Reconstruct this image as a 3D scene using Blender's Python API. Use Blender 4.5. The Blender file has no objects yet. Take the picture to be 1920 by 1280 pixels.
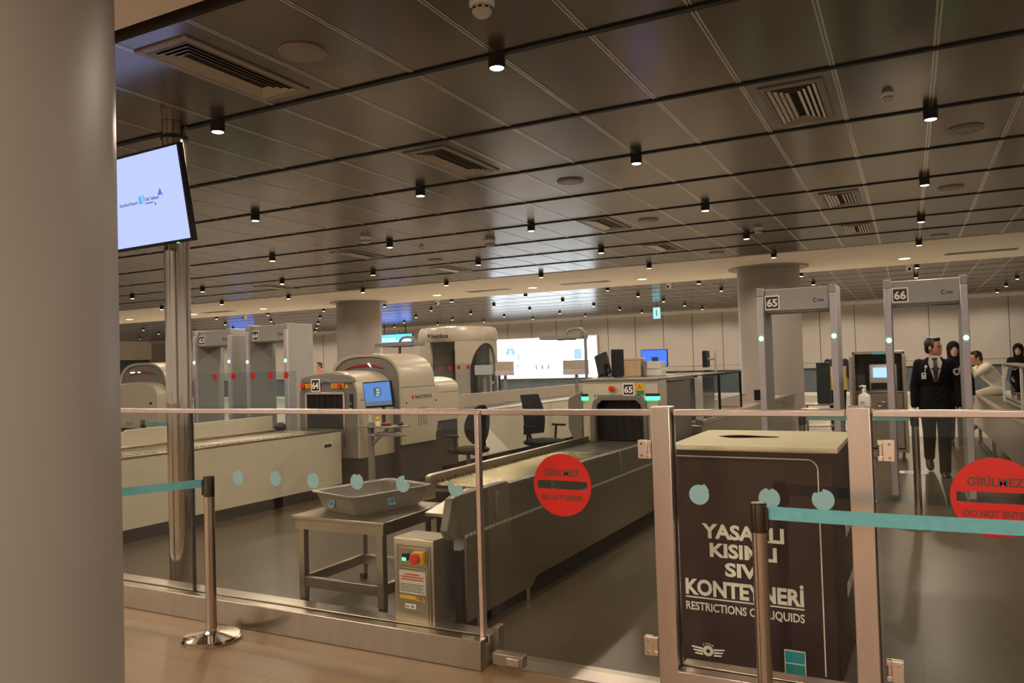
import bpy, bmesh, math, random
from math import radians as R, sin, cos, pi
from mathutils import Vector, Matrix
random.seed(5)
scene = bpy.context.scene
COL = scene.collection

# ------------------------------------------------------------------ camera
cam_d = bpy.data.cameras.new('camera'); cam = bpy.data.objects.new('camera', cam_d); COL.objects.link(cam)
YAW, PIT, ROL = .47548, .026886, -.029816
_f = Vector((-sin(YAW)*cos(PIT), cos(YAW)*cos(PIT), sin(PIT)))
_r0 = Vector((cos(YAW), sin(YAW), 0)); _u0 = _r0.cross(_f)
_r = cos(ROL)*_r0 + sin(ROL)*_u0; _u = -sin(ROL)*_r0 + cos(ROL)*_u0
cam.matrix_world = Matrix(((_r.x, _u.x, -_f.x, 0), (_r.y, _u.y, -_f.y, 0), (_r.z, _u.z, -_f.z, 1.6), (0, 0, 0, 1)))
cam_d.sensor_width = 36; cam_d.lens = 36*1444.9/1920; cam_d.clip_start = .05; cam_d.clip_end = 200
scene.camera = cam
# ------------------------------------------------------------------ world + exposure
w = bpy.data.worlds.new('world'); scene.world = w; w.use_nodes = True
WB = w.node_tree.nodes['Background']; WB.inputs[0].default_value = (1, .86, .70, 1); WB.inputs[1].default_value = .47
vs = scene.view_settings; vs.view_transform = 'Standard'; vs.look = 'None'; vs.exposure = .16; vs.gamma = 1; vs.use_curve_mapping = False
LAMP_W = 56; LAMP_C = (1, .83, .66)
HALL_FILL_W = 125
def pix(p):
    d = Vector(p) - Vector((0, 0, 1.6)); z = d.dot(_f)
    return (960 + 1444.9*d.dot(_r)/z, 640 - 1444.9*d.dot(_u)/z, z)
def lamp(name, loc, energy, parent=None, size=2.85, col=LAMP_C, blend=.35):
    l = bpy.data.lights.new(name, 'SPOT'); l.energy = energy; l.color = col; l.spot_size = size; l.spot_blend = blend; l.shadow_soft_size = .045
    o = bpy.data.objects.new(name, l); COL.objects.link(o); o.location = loc
    if parent: o.parent = parent
    return o
# unseen fill spots without fixtures, added behind the camera to light the near side
for i in range(9):
    for j in range(4):
        lamp('hall_fill', (1.5-2.41*i+1.2, -6.3+2.0*j, 3.44), HALL_FILL_W*(1.0 if j < 3 else .9))

# ------------------------------------------------------------------ materials
MATS = {}
def mat(name, col, rough=.5, metal=0, emit=None, es=0, var=.06, scale=8, bump=0, coat=0, spec=.5, aniso=0):
    if name in MATS: return MATS[name]
    m = bpy.data.materials.new(name); m.use_nodes = True; nt = m.node_tree; b = nt.nodes['Principled BSDF']
    b.inputs['Roughness'].default_value = rough; b.inputs['Metallic'].default_value = metal
    b.inputs['Specular IOR Level'].default_value = spec; b.inputs['Coat Weight'].default_value = coat
    c = (*col, 1)
    if var:
        tc = nt.nodes.new('ShaderNodeTexCoord'); n = nt.nodes.new('ShaderNodeTexNoise'); n.inputs['Scale'].default_value = scale; n.inputs['Detail'].default_value = 3
        nt.links.new(tc.outputs['Object'], n.inputs['Vector'])
        r = nt.nodes.new('ShaderNodeValToRGB')
        r.color_ramp.elements[0].position = .3; r.color_ramp.elements[1].position = .7
        r.color_ramp.elements[0].color = (*[x*(1-var) for x in col], 1); r.color_ramp.elements[1].color = (*[min(1, x*(1+var)) for x in col], 1)
        nt.links.new(n.outputs['Fac'], r.inputs['Fac']); nt.links.new(r.outputs['Color'], b.inputs['Base Color'])
        if bump:
            bp = nt.nodes.new('ShaderNodeBump'); bp.inputs['Strength'].default_value = bump; bp.inputs['Distance'].default_value = .01
            nt.links.new(n.outputs['Fac'], bp.inputs['Height']); nt.links.new(bp.outputs['Normal'], b.inputs['Normal'])
    else: b.inputs['Base Color'].default_value = c
    if emit: b.inputs['Emission Color'].default_value = (*emit, 1); b.inputs['Emission Strength'].default_value = es
    MATS[name] = m; return m
def brushed(name, col, rough, stretch=(1, 1, 1), metal=1):
    """satin metal: faint streaks along one axis in the tint only"""
    m = mat(name, col, rough, metal, var=0); nt = m.node_tree; b = nt.nodes['Principled BSDF']
    tc = nt.nodes.new('ShaderNodeTexCoord'); mp = nt.nodes.new('ShaderNodeMapping'); mp.inputs['Scale'].default_value = [min(x, 12) for x in stretch]
    n = nt.nodes.new('ShaderNodeTexNoise'); n.inputs['Scale'].default_value = 1.5; n.inputs['Detail'].default_value = 3
    r = nt.nodes.new('ShaderNodeValToRGB'); r.color_ramp.elements[0].position = .3; r.color_ramp.elements[1].position = .7
    r.color_ramp.elements[0].color = (*[x*.94 for x in col], 1); r.color_ramp.elements[1].color = (*[min(1, x*1.05) for x in col], 1)
    nt.links.new(tc.outputs['Object'], mp.inputs[0]); nt.links.new(mp.outputs[0], n.inputs['Vector']); nt.links.new(n.outputs['Fac'], r.inputs['Fac']); nt.links.new(r.outputs['Color'], b.inputs['Base Color'])
    return m
def glass(name, tint):
    m = bpy.data.materials.new(name); m.use_nodes = True; nt = m.node_tree; nt.nodes.clear()
    o = nt.nodes.new('ShaderNodeOutputMaterial'); mx = nt.nodes.new('ShaderNodeMixShader'); t = nt.nodes.new('ShaderNodeBsdfTransparent'); g = nt.nodes.new('ShaderNodeBsdfGlossy')
    t.inputs[0].default_value = (*tint, 1); g.inputs['Roughness'].default_value = .01; g.inputs[0].default_value = (1, 1, 1, 1)
    fr = nt.nodes.new('ShaderNodeFresnel'); fr.inputs[0].default_value = 1.5; ge = nt.nodes.new('ShaderNodeNewGeometry')
    inv = nt.nodes.new('ShaderNodeMath'); inv.operation = 'SUBTRACT'; inv.inputs[0].default_value = 1
    mul = nt.nodes.new('ShaderNodeMath'); mul.operation = 'MULTIPLY'
    # smudges vary the reflection a little
    tc = nt.nodes.new('ShaderNodeTexCoord'); n = nt.nodes.new('ShaderNodeTexNoise'); n.inputs['Scale'].default_value = 5
    nt.links.new(tc.outputs['Object'], n.inputs['Vector'])
    rr = nt.nodes.new('ShaderNodeMapRange'); rr.inputs[3].default_value = .0; rr.inputs[4].default_value = .03; nt.links.new(n.outputs['Fac'], rr.inputs[0]); nt.links.new(rr.outputs[0], g.inputs['Roughness'])
    nt.links.new(ge.outputs['Backfacing'], inv.inputs[1]); nt.links.new(fr.outputs[0], mul.inputs[0]); nt.links.new(inv.outputs[0], mul.inputs[1])
    nt.links.new(mul.outputs[0], mx.inputs[0]); nt.links.new(t.outputs[0], mx.inputs[1]); nt.links.new(g.outputs[0], mx.inputs[2]); nt.links.new(mx.outputs[0], o.inputs[0])
    MATS[name] = m; return m
M = dict(
 ceil=brushed('ceiling_panel_metal', (.235, .21, .18), .225, (1, 1, 1), .75),
 joint=mat('ceiling_joint', (.50, .45, .40), .30, .75, var=.03),
 black=mat('matte_black', (.012, .011, .010), .6),
 void=mat('ceiling_void', (.008, .007, .006), .9),
 cream=mat('cream_plaster', (.88, .82, .71), .75, var=.03, scale=2),
 wall=mat('wall_panel', (.44, .40, .355), .5, var=.03, scale=1.5),
 seam=mat('wall_seam', (.10, .085, .07), .7),
 wains=mat('dark_blue_grey_wainscot', (.10, .125, .14), .22, var=.15, scale=2),
 trimw=mat('white_trim', (.72, .68, .62), .4),
 column=mat('column_grey_paint', (.33, .295, .265), .42, var=.03, scale=1.5),
 steel=brushed('brushed_steel', (.45, .39, .32), .36, (2, 2, 40)),
 steelh=brushed('brushed_steel_sheet', (.48, .42, .35), .30, (40, 2, 2)),
 dsteel=brushed('dark_steel_sheet', (.36, .325, .25), .30, (2, 30, 2)),
 rail=brushed('satin_rail', (.80, .66, .585), .29, (30, 2, 2)),
 chrome=mat('chrome', (.66, .62, .58), .08, 1, var=.02),
 pole=mat('polished_pole', (.58, .50, .43), .14, 1, var=.03),
 belt=mat('teal_belt', (.13, .40, .43), .7, var=.08, scale=40),
 shell=mat('warm_white_shell', (.46, .405, .30), .32, var=.02),
 cface=mat('cream_steel_face', (.58, .53, .42), .34, var=.03),
 inset=mat('grey_inset', (.17, .155, .135), .4),
 dbase=mat('charcoal_base', (.042, .040, .037), .45, spec=.3),
 kick=mat('black_kick', (.009, .008, .008), .5, spec=.25),
 rubber=mat('black_rubber', (.016, .015, .015), .55, var=.2, scale=30),
 curtain=mat('lead_curtain', (.012, .009, .008), .45, var=.3, scale=10, spec=.3),
 beltdk=mat('conveyor_belt_dark', (.075, .07, .058), .35, var=.1, scale=20),
 gate=mat('detector_grey', (.36, .35, .315), .45, var=.03),
 gatef=mat('detector_lilac_strip', (.54, .48, .53), .4),
 led=mat('green_led', (.1, .9, .3), .4, emit=(.12, 1, .30), es=7, var=0),
 ledg=mat('green_indicator', (.1, .9, .3), .4, emit=(.06, .9, .35), es=2.2, var=0),
 lens=mat('lamp_lens', (1, .9, .7), .3, emit=(1, .80, .46), es=22, var=0),
 lens2=mat('recessed_lens', (1, .9, .7), .3, emit=(1, .86, .58), es=4, var=0),
 plate=mat('number_plate_brown', (.028, .017, .012), .5),
 white=mat('white_print', (.92, .90, .84), .5, var=.02),
 red=mat('red_sticker', (.60, .012, .006), .5, var=.04),
 dot=mat('blue_dot_film', (.27, .47, .51), .55, var=.05),
 bin=mat('dark_burgundy_wrap', (.044, .020, .027), .30, var=.25, scale=3, bump=.5),
 bintop=mat('cream_bin_top', (.80, .72, .50), .6, var=.04),
 yellow=mat('yellow_plastic', (.75, .42, .015), .4),
 redp=mat('red_button', (.65, .03, .015), .35),
 greenp=mat('green_label', (.03, .25, .07), .5),
 tray=mat('grey_tray_plastic', (.19, .185, .155), .38, var=.05),
 label=mat('light_blue_label', (.18, .45, .62), .5),
 ink=mat('black_ink', (.02, .018, .018), .5),
 inkb=mat('blue_ink', (.06, .07, .28), .5),
 inkr=mat('red_ink', (.55, .05, .03), .5),
 fabric=mat('black_mesh_fabric', (.012, .013, .016), .75, var=.35, scale=60, spec=.25),
 plast=mat('black_plastic', (.012, .0115, .012), .35, spec=.3),
 gplast=mat('grey_plastic', (.21, .20, .18), .45),
 wood=mat('tan_box', (.55, .38, .23), .5),
 fgreen=mat('dark_green_black', (.013, .019, .016), .35),
 taupe=mat('scanner_taupe', (.42, .36, .28), .35),
 diff=mat('diffuser_grey', (.30, .26, .21), .5, .2),
 diffl=mat('diffuser_louvre', (.55, .48, .38), .35, .5),
 scan=mat('pale_plastic', (.60, .58, .52), .4),
 skin=mat('skin', (.50, .25, .15), .5, var=.06, scale=25),
 skin2=mat('light_skin', (.62, .36, .25), .5, var=.06, scale=25),
 suit=mat('black_suit_cloth', (.008, .007, .008), .8, var=.3, scale=30, spec=.15),
 hair=mat('black_hair', (.012, .009, .008), .45, var=.3, scale=60),
 shirt=mat('pale_shirt', (.55, .48, .43), .7),
 wshirt=mat('white_cloth', (.72, .66, .52), .8, var=.05, scale=10),
 navy=mat('navy_cloth', (.012, .016, .035), .8, var=.2, scale=20),
 brown=mat('brown_cloth', (.10, .065, .045), .8),
 yvest=mat('yellow_cloth', (.72, .50, .16), .7),
 redc=mat('red_cloth', (.55, .06, .04), .7),
 jean=mat('grey_trousers', (.10, .085, .07), .8),
 scarf=mat('black_scarf', (.009, .008, .008), .8, var=.2, scale=20, spec=.15),
 eye=mat('dark_eye', (.02, .012, .01), .3), lip=mat('lips', (.36, .12, .09), .5),
)
GL = glass('clear_glass', (.905, .91, .875)); GL2 = glass('scanner_glass', (.82, .86, .88))
def emis(name, col, s): return mat(name, (.02, .02, .02), .4, emit=col, es=s, var=0)

# floor tiles
def floor_mat(name, c1, c2, rough):
    m = bpy.data.materials.new(name); m.use_nodes = True; nt = m.node_tree; b = nt.nodes['Principled BSDF']
    tc = nt.nodes.new('ShaderNodeTexCoord'); br = nt.nodes.new('ShaderNodeTexBrick'); br.offset = .5
    br.inputs['Scale'].default_value = 1; br.inputs['Brick Width'].default_value = 1.2; br.inputs['Row Height'].default_value = .6; br.inputs['Mortar Size'].default_value = .0022
    br.inputs['Color1'].default_value = (*c1, 1); br.inputs['Color2'].default_value = (*c2, 1); br.inputs['Mortar'].default_value = (*[x*.45 for x in c1], 1)
    n = nt.nodes.new('ShaderNodeTexNoise'); n.inputs['Scale'].default_value = 2.5; n.inputs['Detail'].default_value = 5
    mx = nt.nodes.new('ShaderNodeMixRGB'); mx.blend_type = 'MULTIPLY'; mx.inputs[0].default_value = .22
    nt.links.new(tc.outputs['Object'], br.inputs['Vector']); nt.links.new(tc.outputs['Object'], n.inputs['Vector'])
    nt.links.new(br.outputs['Color'], mx.inputs[1]); nt.links.new(n.outputs['Fac'], mx.inputs[2]); nt.links.new(mx.outputs[0], b.inputs['Base Color'])
    rr = nt.nodes.new('ShaderNodeMapRange'); rr.inputs[3].default_value = rough-.05; rr.inputs[4].default_value = rough+.08
    nt.links.new(n.outputs['Fac'], rr.inputs[0]); nt.links.new(rr.outputs[0], b.inputs['Roughness']); b.inputs['Specular IOR Level'].default_value = .2
    return m
_cb = M['ceil'].node_tree.nodes['Principled BSDF']; _cb.inputs['Specular Tint'].default_value = (.60, .59, .58, 1)
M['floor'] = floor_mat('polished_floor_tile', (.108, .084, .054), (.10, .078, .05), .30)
M['floor_sheen'] = floor_mat('painted_sheen_floor_tile', (.50, .45, .36), (.47, .42, .335), .28)  # far tiles painted paler in place of the wall's grazing reflection; lifts the band
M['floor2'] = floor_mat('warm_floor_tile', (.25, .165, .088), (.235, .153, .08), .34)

# ------------------------------------------------------------------ mesh helpers
class MB:
    def __init__(s): s.bm = bmesh.new()
    def box(s, x0, x1, y0, y1, z0, z1, rot=None):
        vs = [s.bm.verts.new(Vector((x, y, z)) if rot is None else rot @ Vector((x, y, z))) for z in (z0, z1) for y in (y0, y1) for x in (x0, x1)]
        for f in ((0, 2, 3, 1), (4, 5, 7, 6), (0, 1, 5, 4), (2, 6, 7, 3), (0, 4, 6, 2), (1, 3, 7, 5)): s.bm.faces.new([vs[i] for i in f])
        return s
    def loft(s, rings, close=True, caps=True):
        R_ = [[s.bm.verts.new(p) for p in r] for r in rings]; n = len(R_[0])
        for a, b in zip(R_, R_[1:]):
            for i in range(n if close else n-1):
                j = (i+1) % n; s.bm.faces.new((a[i], a[j], b[j], b[i]))
        if caps and close:
            s.bm.faces.new(R_[0][::-1]); s.bm.faces.new(R_[-1])
        return s
    def prism(s, poly, axis, a0, a1):
        mk = {'x': lambda p, a: (a, p[0], p[1]), 'y': lambda p, a: (p[0], a, p[1]), 'z': lambda p, a: (p[0], p[1], a)}[axis]
        return s.loft([[mk(p, a) for p in poly] for a in (a0, a1)])
    def cyl(s, p0, p1, r0, r1=None, n=24):
        p0 = Vector(p0); p1 = Vector(p1); r1 = r0 if r1 is None else r1; d = (p1-p0).normalized()
        u = d.orthogonal().normalized(); v = d.cross(u)
        return s.loft([[p+r*(cos(2*pi*i/n)*u+sin(2*pi*i/n)*v) for i in range(n)] for p, r in ((p0, r0), (p1, r1))])
    def tube(s, pts, r, n=10):
        pts = [Vector(p) for p in pts]; rings = []; u = None
        for i, p in enumerate(pts):
            d = ((pts[min(i+1, len(pts)-1)]-pts[max(i-1, 0)])).normalized()
            if u is None: u = d.orthogonal().normalized()
            u = (u-d*u.dot(d)).normalized(); v = d.cross(u)
            rad = r[i] if isinstance(r, (list, tuple)) else r
            rings.append([p+rad*(cos(2*pi*k/n)*u+sin(2*pi*k/n)*v) for k in range(n)])
        return s.loft(rings)
    def lathe(s, prof, c=(0, 0, 0), n=32):
        c = Vector(c)
        return s.loft([[c+Vector((max(r, .0005)*cos(2*pi*i/n), max(r, .0005)*sin(2*pi*i/n), z)) for i in range(n)] for r, z in prof])
    def ell(s, c, r, n=16, m=10, rot=None):
        c = Vector(c); rings = []
        for j in range(m+1):
            t = -pi/2+pi*j/m; k = max(cos(t), .01)
            ring = [Vector((r[0]*k*cos(2*pi*i/n), r[1]*k*sin(2*pi*i/n), r[2]*sin(t))) for i in range(n)]
            rings.append([c+(rot @ p if rot else p) for p in ring])
        return s.loft(rings)
    def obj(s, name, m, parent=None, smooth=True, bevel=0, seg=2, ang=35):
        bmesh.ops.recalc_face_normals(s.bm, faces=s.bm.faces)
        me = bpy.data.meshes.new(name); s.bm.to_mesh(me); s.bm.free()
        if smooth: me.shade_smooth(); me.set_sharp_from_angle(angle=R(ang))
        me.materials.append(M[m] if isinstance(m, str) else m)
        o = bpy.data.objects.new(name, me); COL.objects.link(o)
        if parent: o.parent = parent
        if bevel:
            b = o.modifiers.new('bevel', 'BEVEL'); b.width = bevel; b.segments = seg; b.limit_method = 'ANGLE'; b.angle_limit = R(40)
        return o
def BX(name, m, parent, *b, bevel=.004): return MB().box(*b).obj(name, m, parent, bevel=bevel)
def tag(o, label, cat, group=None, kind=None):
    if label: o['label'] = label
    if cat: o['category'] = cat
    if group: o['group'] = group
    if kind: o['kind'] = kind
    return o
def thing(name, label, cat, loc=(0, 0, 0), rz=0, group=None):
    o = bpy.data.objects.new(name, None); o.empty_display_size = .1; COL.objects.link(o); o.location = loc; o.rotation_euler = (0, 0, rz)
    return tag(o, label, cat, group)
def struct(o): o['kind'] = 'structure'; return o
def copy_tree(o, parent=None):
    c = o.copy(); COL.objects.link(c)
    if parent: c.parent = parent
    for ch in list(o.children): copy_tree(ch, c)
    return c
def text(s, h, loc, m, parent, name='lettering', width=None, bold=.02, rz=0, tilt=pi/2, al='CENTER', ext=.0012, shear=0):
    """flat lettering, cap height h, centred on loc, facing local -Y after rotation"""
    def mk(body):
        c = bpy.data.curves.new(name, 'FONT'); c.body = body; c.size = 1; c.align_x = 'LEFT'; c.offset = bold; c.extrude = 0; c.resolution_u = 3; c.shear = shear
        t = bpy.data.objects.new('tmp', c); COL.objects.link(t); dg = bpy.context.evaluated_depsgraph_get(); dg.update()
        me = bpy.data.meshes.new_from_object(t.evaluated_get(dg)); bpy.data.objects.remove(t); bpy.data.curves.remove(c); return me
    me = mk(s.replace('İ', 'I'))
    if 'İ' in s:                                                    # dotted capital I: a round dot over the stem
        bm = bmesh.new(); bm.from_mesh(me); q = mk('I'); gx = [v.co.x for v in q.vertices]; gw = max(gx)-min(gx); bpy.data.meshes.remove(q)
        for n, ch in enumerate(s):
            if ch != 'İ': continue
            q = mk(s[:n].replace('İ', 'I')+'I'); x = max(v.co.x for v in q.vertices)-gw/2; bpy.data.meshes.remove(q)
            bm.faces.new([bm.verts.new((x+gw*.55*cos(2*pi*a/14), .84+gw*.55*sin(2*pi*a/14), 0)) for a in range(14)])
        bm.to_mesh(me); bm.free()
    me.shade_flat()
    xs = [v.co.x for v in me.vertices]; ys = [v.co.y for v in me.vertices]
    k = h/.73; kx = k if width is None else width/(max(xs)-min(xs))
    cx = {'CENTER': (max(xs)+min(xs))/2, 'LEFT': min(xs), 'RIGHT': max(xs)}[al]
    mt = Matrix.Translation(loc) @ Matrix.Rotation(rz, 4, 'Z') @ Matrix.Rotation(tilt, 4, 'X') @ Matrix.Diagonal((kx, k, 1, 1)) @ Matrix.Translation((-cx, -.365, 0))
    me.transform(mt); me.materials.clear(); me.materials.append(M[m] if isinstance(m, str) else m); me.name = name
    o = bpy.data.objects.new(name, me); COL.objects.link(o)
    if parent: o.parent = parent
    so = o.modifiers.new('thick', 'SOLIDIFY'); so.thickness = ext; so.offset = 0
    return o
def disc(mb, c, r, y0, y1, n=40, bite=None):
    """disc in the XZ plane; bite=(dx,dz,r) removes a nibble"""
    pts = []
    for i in range(n):
        p = Vector((c[0]+r*cos(2*pi*i/n), c[1]+r*sin(2*pi*i/n)))
        if bite:
            b = Vector((c[0]+bite[0], c[1]+bite[1])); d = p-b
            if d.length < bite[2]:
                q = Vector((c[0], c[1]))-b; a0 = math.atan2(q.y, q.x); a = math.atan2(d.y, d.x); da = (a-a0+pi) % (2*pi)-pi
                p = b+bite[2]*Vector((cos(a0+da), sin(a0+da)))
        pts.append((p.x, p.y))
    mb.prism(pts, 'y', y0, y1); return mb
def number_plate(s, x, z, y, wd, hd, parent):
    p = BX('number_plate', 'white', parent, x-wd/2, x+wd/2, y-.008, y, z-hd/2, z+hd/2, bevel=0)
    BX('plate_field', 'plate', p, x-wd/2+.09*wd, x+wd/2-.09*wd, y-.010, y-.006, z-hd/2+.09*wd, z+hd/2-.09*wd, bevel=0)
    text(s, hd*.52, (x, y-.0115, z), 'white', p, 'digits', width=wd*.70, bold=.03)
    return p
ORD = ['first', 'second', 'third', 'fourth', 'fifth', 'sixth', 'seventh', 'eighth', 'ninth', 'tenth', 'eleventh', 'twelfth', 'thirteenth', 'fourteenth', 'fifteenth', 'sixteenth', 'seventeenth']
HC = 3.5
# ------------------------------------------------------------------ setting
fl = MB().box(-46, 12, 3.62, 16.2, -.1, 0).obj('floor', 'floor'); struct(fl); struct(MB().box(-46, 12, 16.2, 33.5, -.1, 0).obj('floor', 'floor_sheen'))
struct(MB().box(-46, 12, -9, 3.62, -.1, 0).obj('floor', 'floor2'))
struct(MB().box(-46, 12, 31.5, 31.7, .0, 3.40).obj('wall_back', 'wall'))
sm = MB()
for k in range(34): sm.box(3.1-1.22*k-.012, 3.1-1.22*k+.012, 31.492, 31.502, 1.0, 3.40)
sm.box(-46, 12, 31.492, 31.502, 1.22, 1.232)
struct(sm.obj('trim_1', 'seam'))
struct(MB().box(-46, 12, 31.38, 31.52, 3.38, 3.52).obj('trim_2', 'trimw'))
wn = struct(MB().box(-46, 12, 31.40, 31.5, .10, .98).obj('baseboard_back', 'wains'))
struct(MB().box(-46, 12, 31.37, 31.5, .98, 1.03).obj('trim_3', 'black'))
struct(MB().box(-46, 12, 31.36, 31.5, 0, .12).obj('trim_4', 'trimw'))
# left end wall with a cream bulkhead and a dark opening
struct(MB().box(-41, -40.8, 20, 31.5, 2.4, 3.5).obj('wall_left', 'cream'))
struct(MB().box(-41.4, -41, 20, 31.5, 0, 2.4).obj('trim_5', 'wains'))

S1 = 2.83; SP = 1.365
YG = [S1] + [4.16+SP*i for i in range(9)]                        # dark slots of the near ceiling field, the last is its far edge
Y2 = [19.15+1.315*i for i in range(10)] ; Y2[-1] = 31.4
XJ = [-.38+.603*k for k in range(-75, 20)]
cb = MB(); jb = MB()
g = .038
for ys, (xa, xb) in ((YG, (-45, 11)), (Y2, (-45, 11))):
    for a, b in zip(ys, ys[1:]):
        ga = g*1.25 if a < 5 else g
        cb.box(xa, xb, a+ga, b-g, HC, HC+.07)
        for x in XJ:
            if xa < x < xb and x > -1.45*b-3 and x < .25*b+2.2:
                jb.box(x-.017, x-.004, a+ga+.002, b-g-.002, HC-.0025, HC+.001); jb.box(x+.004, x+.017, a+ga+.002, b-g-.002, HC-.0025, HC+.001)
tk = MB()
for y in YG[1:-1]+Y2[1:-1]: tk.box(-45, 11, y-.022, y+.016, HC-(.012 if y < 16 else .004), HC+.05)
struct(tk.obj('trim_9', 'black'))
ce = struct(cb.obj('ceiling', 'ceil', bevel=0)); jo = jb.obj('panel_joint', 'joint', ce)
struct(MB().box(-46, 12, -9, 33, HC+.14, HC+.2).obj('trim_6', 'void'))
bd = MB(); bd.box(-46, 12, -1.0, S1-.075, HC-.01, HC+.1); bd.box(-46, 12, YG[-1]+.05, 19.12, HC-.01, HC+.1)
struct(bd.obj('trim_7', 'cream'))
struct(MB().box(-46, 12, -9, -1.05, HC, HC+.1).obj('trim_8', 'ceil'))
# columns
for n, (x, y) in enumerate(((-2.5, 1.0), (-2.67, 17.45), (-14.28, 18.0))):
    c = thing('column', ['wide round grey column close to the camera at the left edge', 'round grey column behind the walk-through gate numbered 65', 'round grey column rising behind the large white baggage scanner'][n], 'column', (x, y, 0), 0)
    MB().lathe([(.65, 0), (.65, HC-.04)], n=96).obj('shaft', 'column', c)
    MB().lathe([(.83, HC-.04), (.83, HC-.012)], n=64).obj('collar', 'column', c)
    if n == 0: continue

# ------------------------------------------------------------------ ceiling spotlights
def downlight(x, y, z0=HC):
    t = thing('ceiling_spotlight', '', 'light', (x, y, z0), 0, 'black cylinder spotlights under the ceiling slots')
    MB().lathe([(.046, -.088), (.052, -.092), (.052, 0), (.052, .06), (.02, .061)], n=24).obj('housing', 'black', t)
    MB().lathe([(.0, -.0905), (.040, -.0905), (.045, -.086), (.045, -.08)], n=20).obj('lens', 'lens', t)
    return t
d0 = None; colc = ((-2.5, 1.0), (-2.67, 17.45), (-14.28, 18.0))
def hidden(x, y):
    for cx, cy in colc:
        t = (cx*x+cy*y)/(x*x+y*y)
        if 0 < t < 1 and math.hypot(cx-t*x, cy-t*y) < .66: return True
    return False
rows = [(YG[i], .22) for i in (1, 3, 5, 7, 9)] + [(19.15+.05, .22), (Y2[2], .22), (Y2[4], .22), (Y2[6], .22), (Y2[8], .22)]
for ri, (y, x0) in enumerate(rows):
    xs = []
    for k in range(-2, 16):
        x = x0-2.41*k
        px, py, z = pix((x, y, HC-.09))
        if -60 < px < 1990 and py > -30:
            vis = 236 < px < 1920 and py > 0 and not hidden(x, y)
            xs.append((px, x, vis))
    xs.sort(reverse=True); n = 0
    for px, x, vis in xs:
        l = lamp('spot_lamp', (x, y, HC-.10), LAMP_W)
        if not vis: continue
        if d0 is None: o = d0 = downlight(x, y)
        else: o = copy_tree(d0); o.location = (x, y, HC)
        n += 1
        q = 'rightmost' if n == 1 else ORD[n-1]+' from the right'
        o['label'] = ('black cylinder spotlight, %s in the %s row from the camera' % (q, ORD[ri])) if ri < 5 else ('small black spotlight, %s in the %s row beyond the cream band' % (q, ORD[ri-5]))
        l.parent = o; l.location = (0, 0, -.10)
# recessed lights in the cream band
r0 = None
BL = (-.02, -5.6, -8.5, -11.4, -17.8, -20.9, -24.1)
for i, x in enumerate(BL):
    if r0 is None:
        o = r0 = thing('recessed_light', '', 'light', (x, 17.75, HC-.01), 0, 'recessed lights in the cream ceiling band')
        MB().lathe([(.11, -.006), (.135, -.006), (.135, .0)], n=28).obj('ring', 'trimw', o); MB().lathe([(0, -.009), (.108, -.009), (.108, -.004)], n=24).obj('lens', 'lens2', o)
    else: o = copy_tree(r0); o.location = (x, 17.75, HC-.01)
    o['label'] = 'round recessed light in the cream ceiling band, '+('rightmost of its row' if i == 0 else ORD[i]+' from the right')
    lamp('recessed_lamp', (0, 0, -.03), 20, o)
# air diffusers
def diffuser(lx, ly):
    t = thing('air_diffuser', '', 'air vent', (0, 0, HC), 0, 'rectangular air diffusers in the ceiling panels')
    f = MB(); a, b = lx/2, ly/2
    for (x0, x1, y0, y1) in ((-a-.05, -a, -b-.05, b+.05), (a, a+.05, -b-.05, b+.05), (-a, a, -b-.05, -b), (-a, a, b, b+.05)): f.box(x0, x1, y0, y1, -.012, .002)
    f.obj('frame', 'diff', t, bevel=.003)
    MB().box(-a, a, -b, b, -.001, .001).obj('cavity', 'void', t)
    s = MB()
    for k in range(4):
        i0 = a*(.04+.215*k); e = .016; x1, y1 = a-i0, b-i0
        ring = lambda ix, z: [(-x1+ix, -y1+ix, z), (x1-ix, -y1+ix, z), (x1-ix, y1-ix, z), (-x1+ix, y1-ix, z)]
        s.loft([ring(0, -.012), ring(e*.2, -.0125), ring(e*1.5, -.0025), ring(e*1.3, -.0015)], caps=False)
    s.obj('louvre', 'diffl', t, smooth=False)
    return t
v0 = diffuser(.34, .92)
VT = [(-3.78, 3.51, 'long ceiling air vent nearest the camera, above the hanging screen'), (-3.74, 6.17, 'long ceiling air vent in the middle of the ceiling, second back from the screen'), (-3.73, 10.2, 'ceiling air vent in the bright reflection right of the white smoke dome'), (-3.70, 13.0, 'farthest ceiling air vent before the cream band, right of centre'),
      (-.68, 6.2, 'ceiling air vent with bright louvres, nearest on the right side'), (-.68, 10.35, 'shining blue-white ceiling air vent above walk-through gate 65'), (-.65, 13.0, 'small ceiling air vent beyond the shining one, upper right'), (-8.1, 13.2, 'dim ceiling air vent left of centre near the cream band'), (-8.22, 10.4, 'dim long ceiling air vent in the left half of the ceiling'), (-13.0, 13.4, 'dim ceiling air vent at far left beside the steel pole')]
for i, (x, y, l) in enumerate(VT):
    o = v0 if i == 0 else copy_tree(v0); o.location = (x, y, HC); o['label'] = l
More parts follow.
